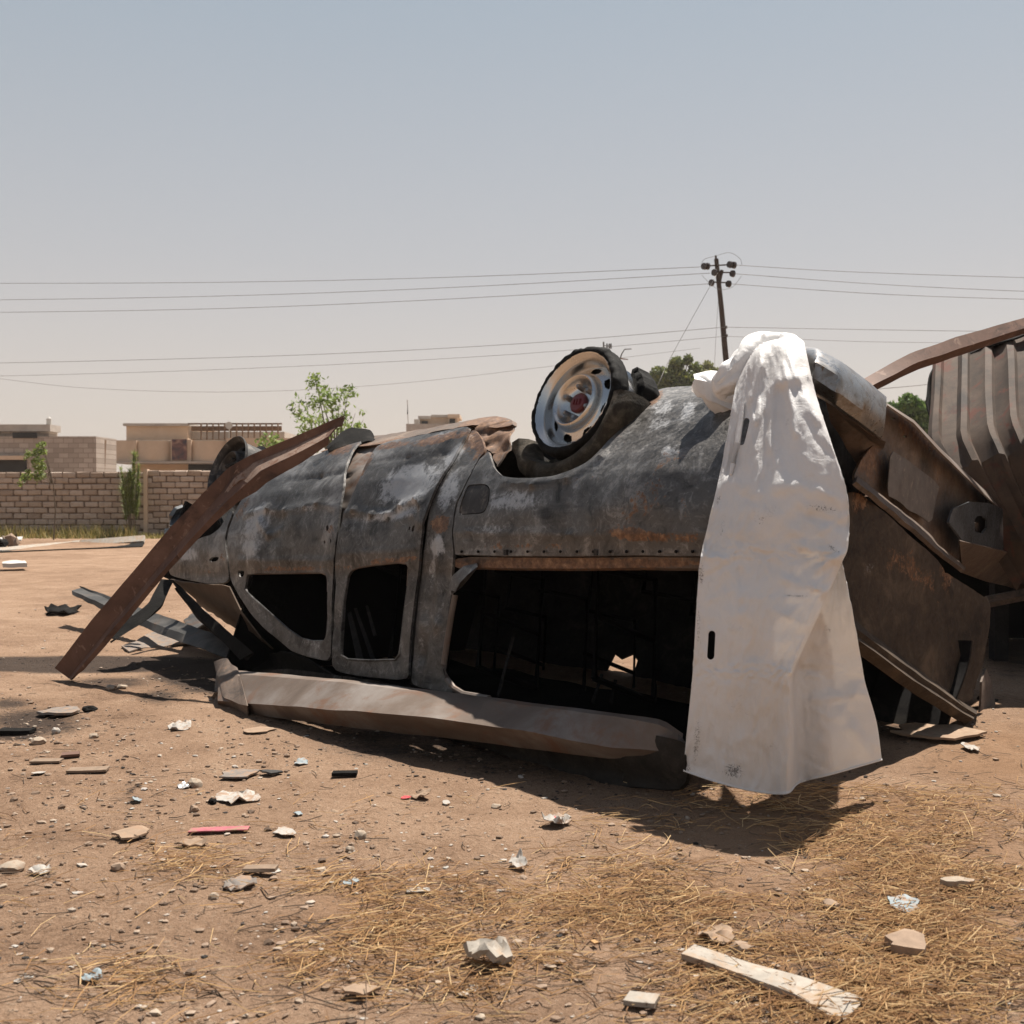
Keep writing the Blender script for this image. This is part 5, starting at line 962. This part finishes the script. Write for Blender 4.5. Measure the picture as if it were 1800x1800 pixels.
def lobe(name, pts, rad, flat, crease=.25, n=26, capped=True, seed=0):
    # a gathered fold: soft tube with pleats along it
    W = np.array([at(*p) for p in pts]); t = np.linspace(0, len(W)-1, 30); C = np.array([cr(W, q) for q in t]); R = np.array([np.interp(q, range(len(rad)), rad) for q in t]); Vv = []; Fq = []
    for i, c in enumerate(C):
        d = Vector(C[min(i+1, 29)]-C[max(i-1, 0)]).normalized(); v = Vector((0, 1, 0)); x = d.cross(v).normalized(); y = x.cross(d).normalized()
        for j in range(n):
            a = 2*math.pi*j/n; rr = R[i]*(1+crease*(abs(noise.noise(Vector((math.cos(a)*1.6, math.sin(a)*1.6, i*.07+seed))))*2-.5)+crease*.55*(abs(noise.noise(Vector((math.cos(a)*3.6, math.sin(a)*3.6, i*.16+seed))))*2-.5)); Vv.append(tuple(Vector(c)+x*math.cos(a)*rr+y*math.sin(a)*rr*flat))
    for i in range(29):
        for j in range(n): a = i*n+j; b_ = i*n+(j+1) % n; Fq.append((a, b_, b_+n, a+n))
    if capped: Fq += [tuple(range(n))[::-1], tuple(29*n+j for j in range(n))]
    return mk(name, Vv, Fq, 'tarp_vinyl', tp, 70)
lobe('gathered_fold', [(1392, 612, 4.40), (1350, 612, 4.32), (1318, 634, 4.24), (1290, 664, 4.20), (1264, 684, 4.20), (1255, 690, 4.20)], [.035, .055, .066, .06, .042, .010], .7, .45, seed=2)
lobe('gathered_fold', [(1345, 600, 4.42), (1372, 602, 4.32), (1398, 606, 4.22), (1412, 618, 4.18)], [.03, .035, .03, .012], .8, .3, seed=5)
lobe('loose_tail', [(1318, 712, 4.36), (1285, 702, 4.36), (1258, 688, 4.36), (1240, 676, 4.38), (1229, 668, 4.40)], [.05, .07, .062, .048, .04], .55, .2, capped=False, seed=7)
strip('tail_lip', lines([[(1222, 657, 4.40), (1252, 655, 4.46), (1292, 658, 4.5)], [(1224, 664, 4.36), (1252, 672, 4.34), (1290, 682, 4.36)], [(1230, 688, 4.36), (1254, 706, 4.33), (1300, 724, 4.31)]]), 'tarp_vinyl', tp, 24, .004, jit=.012)
MB().tube([tarp_pt(*q, -.010) for q in ((.95, 2.2), (.9, 2.6), (.85, 3.0), (.78, 3.4), (.75, 3.6))], [.006, .011, .011, .010, .005], 8).build('seam_pocket', 'tarp_vinyl', tp)
# ================================================================== loose debris, piece by piece
DR = random.Random(21)
def outline(n, rx, ry, jag=.3, r=DR):
    return [((1+r.uniform(-jag, jag))*rx*math.cos(2*math.pi*i/n), (1+r.uniform(-jag, jag))*ry*math.sin(2*math.pi*i/n)) for i in range(n)]
def debris(name, cat, label, px, py, wpx, hpx, mat, kind='flake', rot=0.0, lift=.006, curl=.02, thick=.006, group=None):
    c = gnd(px, py); k = c[1]/FPX; z0 = gz(c[0], c[1])
    sx = wpx*k/2; sy = hpx*k/2*(c[1]/CAMH)*.9; sy = min(sy, sx*1.6); ca, sa = math.cos(rot), math.sin(rot)
    if kind == 'stone':
        s = Vector((sx, max(sx*.6, min(sy, sx)), max(.006, hpx*k*.55))); bm = bmesh.new(); bmesh.ops.create_icosphere(bm, subdivisions=2, radius=1)
        for v in bm.verts: q = v.co.copy(); v.co = Vector((q.x*s.x, q.y*s.y, q.z*s.z))*(1+.38*noise.noise(q*1.3+Vector((px, py, 0))))
        Vv = [(v.co.x*ca-v.co.y*sa, v.co.x*sa+v.co.y*ca, v.co.z+z0+s.z*.55) for v in bm.verts]; Fq = [tuple(v.index for v in f.verts) for f in bm.faces]; bm.free()
        o = mk(name, Vv, Fq, mat, ang=25)
    else:
        n = {'flake': 13, 'crumple': 17}.get(kind, 4)
        ol = outline(n, sx, sy, .26) if kind in ('flake', 'crumple') else [(-sx, -sy), (sx*.97, -sy*.85), (sx, sy), (-sx*.95, sy*.9)]
        st = max(.006, min(sx, sy)*.28); P2, T = region(np.array(ol), [], st); amp = {'flake': curl, 'crumple': curl*1.6, 'bar': curl*.35}[kind]
        Vv = []
        for (a, b_) in P2:
            h = amp*.45*(noise.noise(Vector((a*14+px, b_*14, 1)))+.6)+(amp*.5*abs(noise.noise(Vector((a*40, b_*40+py, 2)))) if kind == 'crumple' else 0)
            Vv.append((a*ca-b_*sa, a*sa+b_*ca, h))
        hm = np.percentile([v[2] for v in Vv], 12); Vv = [(x, y, z0+min(lift, .014)+thick+(z-hm)) for x, y, z in Vv]
        T = [t if np.cross(np.subtract(Vv[t[1]], Vv[t[0]]), np.subtract(Vv[t[2]], Vv[t[0]]))[2] > 0 else t[::-1] for t in T]
        o = solid(name, Vv, T, thick, mat, None, 45)
    o.location = (c[0], c[1], 0); return tag(o, label, cat, group)
# the big broken board in the right foreground
bd = root('broken_board', tuple(gnd(1360, 1745)), 'long dirty white broken board in the right foreground straw', 'board')
strip('board_top', [[gnd(1200, 1700)+[0, 0, .03], gnd(1300, 1735)+[0, 0, .03], gnd(1400, 1772)+[0, 0, .025], gnd(1468, 1800)+[0, 0, .012], gnd(1480, 1804)+[0, 0, .01]], [gnd(1222, 1682)+[0, 0, .032], gnd(1320, 1716)+[0, 0, .032], gnd(1420, 1745)+[0, 0, .03], gnd(1505, 1768)+[0, 0, .022], gnd(1522, 1774)+[0, 0, .02]]], 'white_board', bd, 60, .014, jit=.006)
D_ = debris
D_('pink_strip', 'strip', 'faded pink plastic strip lying on the dirt at left', 385, 1463, 104, 8, 'pink_plastic', 'bar', .12, .008, .012, .004)
D_('cardboard_scrap', 'cardboard', 'flat pinkish cardboard scrap left of the pink strip', 232, 1470, 60, 22, 'cardboard', 'flake', .2, .006, .02)
D_('paper_scrap', 'paper', 'torn white paper scrap above the pink strip, right of the black lump', 418, 1405, 68, 22, 'paper_white', 'crumple', -.1, .006, .03, .003)
D_('black_lump', 'lump', 'small black charred lump beside the torn white paper', 374, 1413, 15, 12, 'charred', 'stone')
D_('stone', 'stone', 'pale tan stone next to silvery foil, upper left of the torn paper', 343, 1381, 26, 17, 'pale_stone', 'stone', .3)
D_('foil_scrap', 'foil', 'crumpled silver foil touching the pale tan stone', 322, 1384, 22, 9, 'silver_foil', 'crumple', .2, .004, .02, .002)
D_('stone', 'stone', 'pointed brown stone below the pale tan stone', 341, 1426, 16, 14, 'brown_stone', 'stone', .9)
D_('metal_flake', 'flake', 'large curled grey-brown flake in front of the roof rail', 420, 1363, 66, 16, 'grey_flake', 'flake', .05, .008, .035)
D_('metal_flake', 'flake', 'thin dark flake just right of the large curled flake', 476, 1362, 36, 8, 'black_channel', 'flake', .1, .006, .03)
D_('charred_stick', 'stick', 'short black charred stick near the car shadow edge', 606, 1365, 44, 6, 'charred', 'bar', .06, .006, .01, .012)
D_('wood_splinter', 'wood', 'pale wooden splinter on the dirt, left of the dark soot stain', 155, 1359, 68, 8, 'old_wood', 'bar', .12, .006, .01, .008)
D_('wood_splinter', 'wood', 'thin grey wooden splinter above the pale splinter', 82, 1341, 52, 6, 'old_wood', 'bar', .05, .005, .01, .008)
D_('wood_splinter', 'wood', 'reddish brown wooden chip at the end of the thin grey splinter', 124, 1330, 30, 7, 'red_oxide', 'bar', .35, .005, .01, .01)
D_('paper_scrap', 'paper', 'small white paper scrap below the thin grey splinter', 69, 1363, 24, 8, 'paper_white', 'flake', .1, .004, .015, .002)
D_('charred_stick', 'stick', 'black burnt stick at the left edge on the scorched dirt', 28, 1286, 60, 7, 'charred', 'bar', .0, .008, .012, .014)
D_('ash_slab', 'slab', 'flat grey ash-covered slab left of the beam foot shadow', 108, 1254, 72, 14, 'grey_flake', 'flake', .06, .010, .03, .012)
D_('black_lump', 'lump', 'black burnt lump at the right end of the ash-covered slab', 158, 1249, 26, 12, 'charred', 'stone')
D_('stone', 'stone', 'yellowish stone at the left edge in the straw', 22, 1532, 44, 18, 'pale_stone', 'stone', .2)
D_('paper_scrap', 'paper', 'folded white scrap right of the yellowish stone', 72, 1537, 36, 14, 'paper_white', 'crumple', .3, .006, .03, .003)
D_('rubble_chip', 'chip', 'dark stone chip in the straw below the flat cardboard', 208, 1528, 26, 16, 'brown_stone', 'stone', .4)
D_('wood_splinter', 'wood', 'splintered grey stick in the straw below the pink strip', 458, 1538, 58, 9, 'old_wood', 'bar', -.05, .012, .015, .01)
D_('grey_rag', 'rag', 'crumpled dull grey scrap below the splintered grey stick', 421, 1561, 56, 24, 'grey_flake', 'crumple', .2, .006, .03, .003)
D_('stone', 'stone', 'greenish pale stone left of the crumpled grey scrap', 376, 1582, 18, 12, 'pale_stone', 'stone')
D_('rag_scrap', 'rag', 'tangled pale scrap just under the pink strip', 340, 1484, 56, 14, 'cardboard', 'crumple', -.1, .006, .03, .003)
D_('paper_scrap', 'paper', 'pale scrap right of the pink strip end', 500, 1468, 40, 12, 'paper_white', 'flake', -.2, .006, .02, .002)
D_('paper_scrap', 'paper', 'folded grey-white packet at the bottom left', 163, 1723, 34, 12, 'paper_blue', 'crumple', .2, .006, .03, .003)
D_('bone_chip', 'chip', 'small white chip in the dirt above the folded packet', 241, 1411, 16, 9, 'paper_blue', 'crumple', .5, .004, .02, .002)
D_('crushed_packet', 'packet', 'crushed white and red packet at the edge of the car shadow', 980, 1450, 42, 24, 'paper_white', 'crumple', -.6, .012, .045, .003)
D_('red_print', 'scrap', 'red printed scrap resting on the crushed packet', 976, 1444, 14, 6, 'red_bit', 'flake', -.5, .05, .01, .002)
D_('paper_scrap', 'paper', 'upright torn white scrap in the middle foreground', 910, 1524, 26, 18, 'paper_white', 'crumple', .7, .010, .04, .003)
D_('paper_strip', 'paper', 'narrow white paper strip left of the torn white scrap', 735, 1569, 42, 8, 'paper_white', 'bar', .18, .006, .012, .003)
D_('paper_scrap', 'paper', 'pale blue scrap at the edge of the central straw', 616, 1557, 30, 9, 'paper_blue', 'flake', -.05, .006, .02, .003)
D_('plaster_lump', 'plaster', 'broken white plaster lump in the lower middle foreground', 862, 1700, 88, 34, 'white_board', 'crumple', -.15, .014, .05, .016)
D_('cardboard_scrap', 'cardboard', 'curled tan cardboard scrap left of the plaster lump', 634, 1748, 60, 24, 'cardboard', 'flake', .15, .010, .06)
D_('board_chip', 'chip', 'short white board chip at the bottom edge, left of the long board', 1128, 1772, 56, 22, 'white_board', 'bar', -.35, .010, .015, .01)
D_('stone', 'stone', 'tan stone with pale side above the pink bits', 634, 1475, 22, 16, 'pale_stone', 'stone', .3)
D_('stone', 'stone', 'small pale stone left below the tan stone', 615, 1498, 16, 11, 'pale_stone', 'stone', .8)
D_('stone', 'stone', 'small stone pair member lying on the car shadow edge', 872, 1417, 18, 8, 'pale_stone', 'stone', .1)
D_('white_chip', 'chip', 'white chip right of the pale twisted rag near the shadow', 784, 1411, 14, 7, 'paper_white', 'flake', .2, .004, .015, .003)
D_('rag_scrap', 'rag', 'pale twisted rag with red edge near the car shadow', 740, 1400, 30, 9, 'cardboard', 'crumple', .4, .006, .03, .003)
D_('red_print', 'scrap', 'red scrap touching the pale twisted rag', 712, 1402, 18, 5, 'red_bit', 'flake', .3, .004, .01, .002)
D_('printed_packet', 'packet', 'blue and tan printed sachet lying in the straw at right', 1586, 1597, 56, 34, 'paper_blue', 'crumple', -.35, .016, .014, .003)
D_('stone', 'stone', 'flat pale pinkish slab in the straw near the right edge', 1682, 1561, 50, 13, 'pale_stone', 'flake', -.05, .012, .01, .014)
D_('stone', 'stone', 'grey half-buried stone left of the printed sachet', 1461, 1600, 30, 18, 'brown_stone', 'stone')
D_('rubble_slab', 'slab', 'brown flat rubble slab half hidden by straw at lower right', 1596, 1676, 74, 32, 'brown_stone', 'flake', -.1, .010, .02, .02)
D_('cloth_scrap', 'cloth', 'pinkish dusty cloth scrap above the long broken board', 1250, 1650, 60, 50, 'cardboard', 'crumple', .4, .004, .03, .003)
D_('brown_stone', 'stone', 'brown clod just above the left end of the long board', 1303, 1675, 40, 20, 'brown_stone', 'stone', .2)
D_('metal_flake', 'flake', 'light tan sheet lying on dark debris under the tailgate', 1648, 1296, 140, 26, 'cardboard', 'flake', -.08, .030, .03, .010)
D_('paper_scrap', 'paper', 'small white crumpled paper right of the draped tarp', 1706, 1320, 26, 10, 'paper_white', 'crumple', .1, .008, .02, .003)
D_('metal_flake', 'flake', 'flat tan patch in the car shadow below the rail end', 455, 1287, 50, 12, 'cardboard', 'flake', -.25, .004, .006, .003)  # thin flat tan patch on the ground
D_('foil_scrap', 'foil', 'pale blue foil scrap just outside the car shadow at left', 530, 1341, 22, 9, 'paper_blue', 'crumple', .1, .004, .02, .002)
D_('foil_scrap', 'foil', 'small blue-white scrap right of the torn paper', 524, 1432, 14, 8, 'paper_blue', 'crumple', .4, .004, .02, .002)
D_('stone', 'stone', 'whitish stone heap piece in the beam foot shadow', 195, 1214, 20, 10, 'pale_stone', 'stone', .2)
D_('stone', 'stone', 'second whitish stone right of the beam foot', 214, 1211, 18, 9, 'pale_stone', 'stone', .7)
D_('stone', 'stone', 'pale rubble stone left of centre on the pebbly dirt', 165, 1294, 16, 10, 'pale_stone', 'stone', .4)
D_('stone', 'stone', 'tall white stone on the pebbles near the burnt stick', 98, 1287, 14, 13, 'paper_white', 'stone', .4)
D_('stone', 'stone', 'pale crumbly rubble stone below the burnt stick', 68, 1303, 28, 14, 'pale_stone', 'stone', .1)
D_('scrap_pile', 'scrap', 'pale foil and scrap by the curved edge of the car shadow', 316, 1282, 34, 12, 'paper_white', 'crumple', .1, .006, .03, .003)
D_('charred_rag', 'rag', 'low dark burnt rag heap behind the leaning purlin foot', 112, 1078, 58, 14, 'charred', 'crumple', .1, .02, .07, .01)
D_('twig', 'twig', 'long dark twig crossing the straw left of the broken board', 1120, 1660, 8, 70, 'twig', 'bar', .35, .010, .01, .005)
D_('twig', 'twig', 'forked pale stalk left of the long dark twig', 1045, 1668, 10, 60, 'straw', 'bar', .45, .010, .01, .004)

# ================================================================== dusty air
hz = MB().box((0, 550, 9.5), (3200, 4200, 21)).build('haze', 'dirt'); hz.data.materials.clear(); hz.display_type = 'WIRE'
hm_ = bpy.data.materials.new('haze_air'); hm_.use_nodes = True; ht = hm_.node_tree; ht.nodes.clear()
pv = ht.nodes.new('ShaderNodeVolumePrincipled'); pv.inputs['Color'].default_value = (.93, .86, .80, 1); pv.inputs['Density'].default_value = .0004; pv.inputs['Anisotropy'].default_value = .3
ho = ht.nodes.new('ShaderNodeOutputMaterial'); ht.links.new(pv.outputs[0], ho.inputs['Volume']); hz.data.materials.append(hm_); tag(hz, 'thin dusty haze hanging over the whole yard', 'haze', kind='stuff')
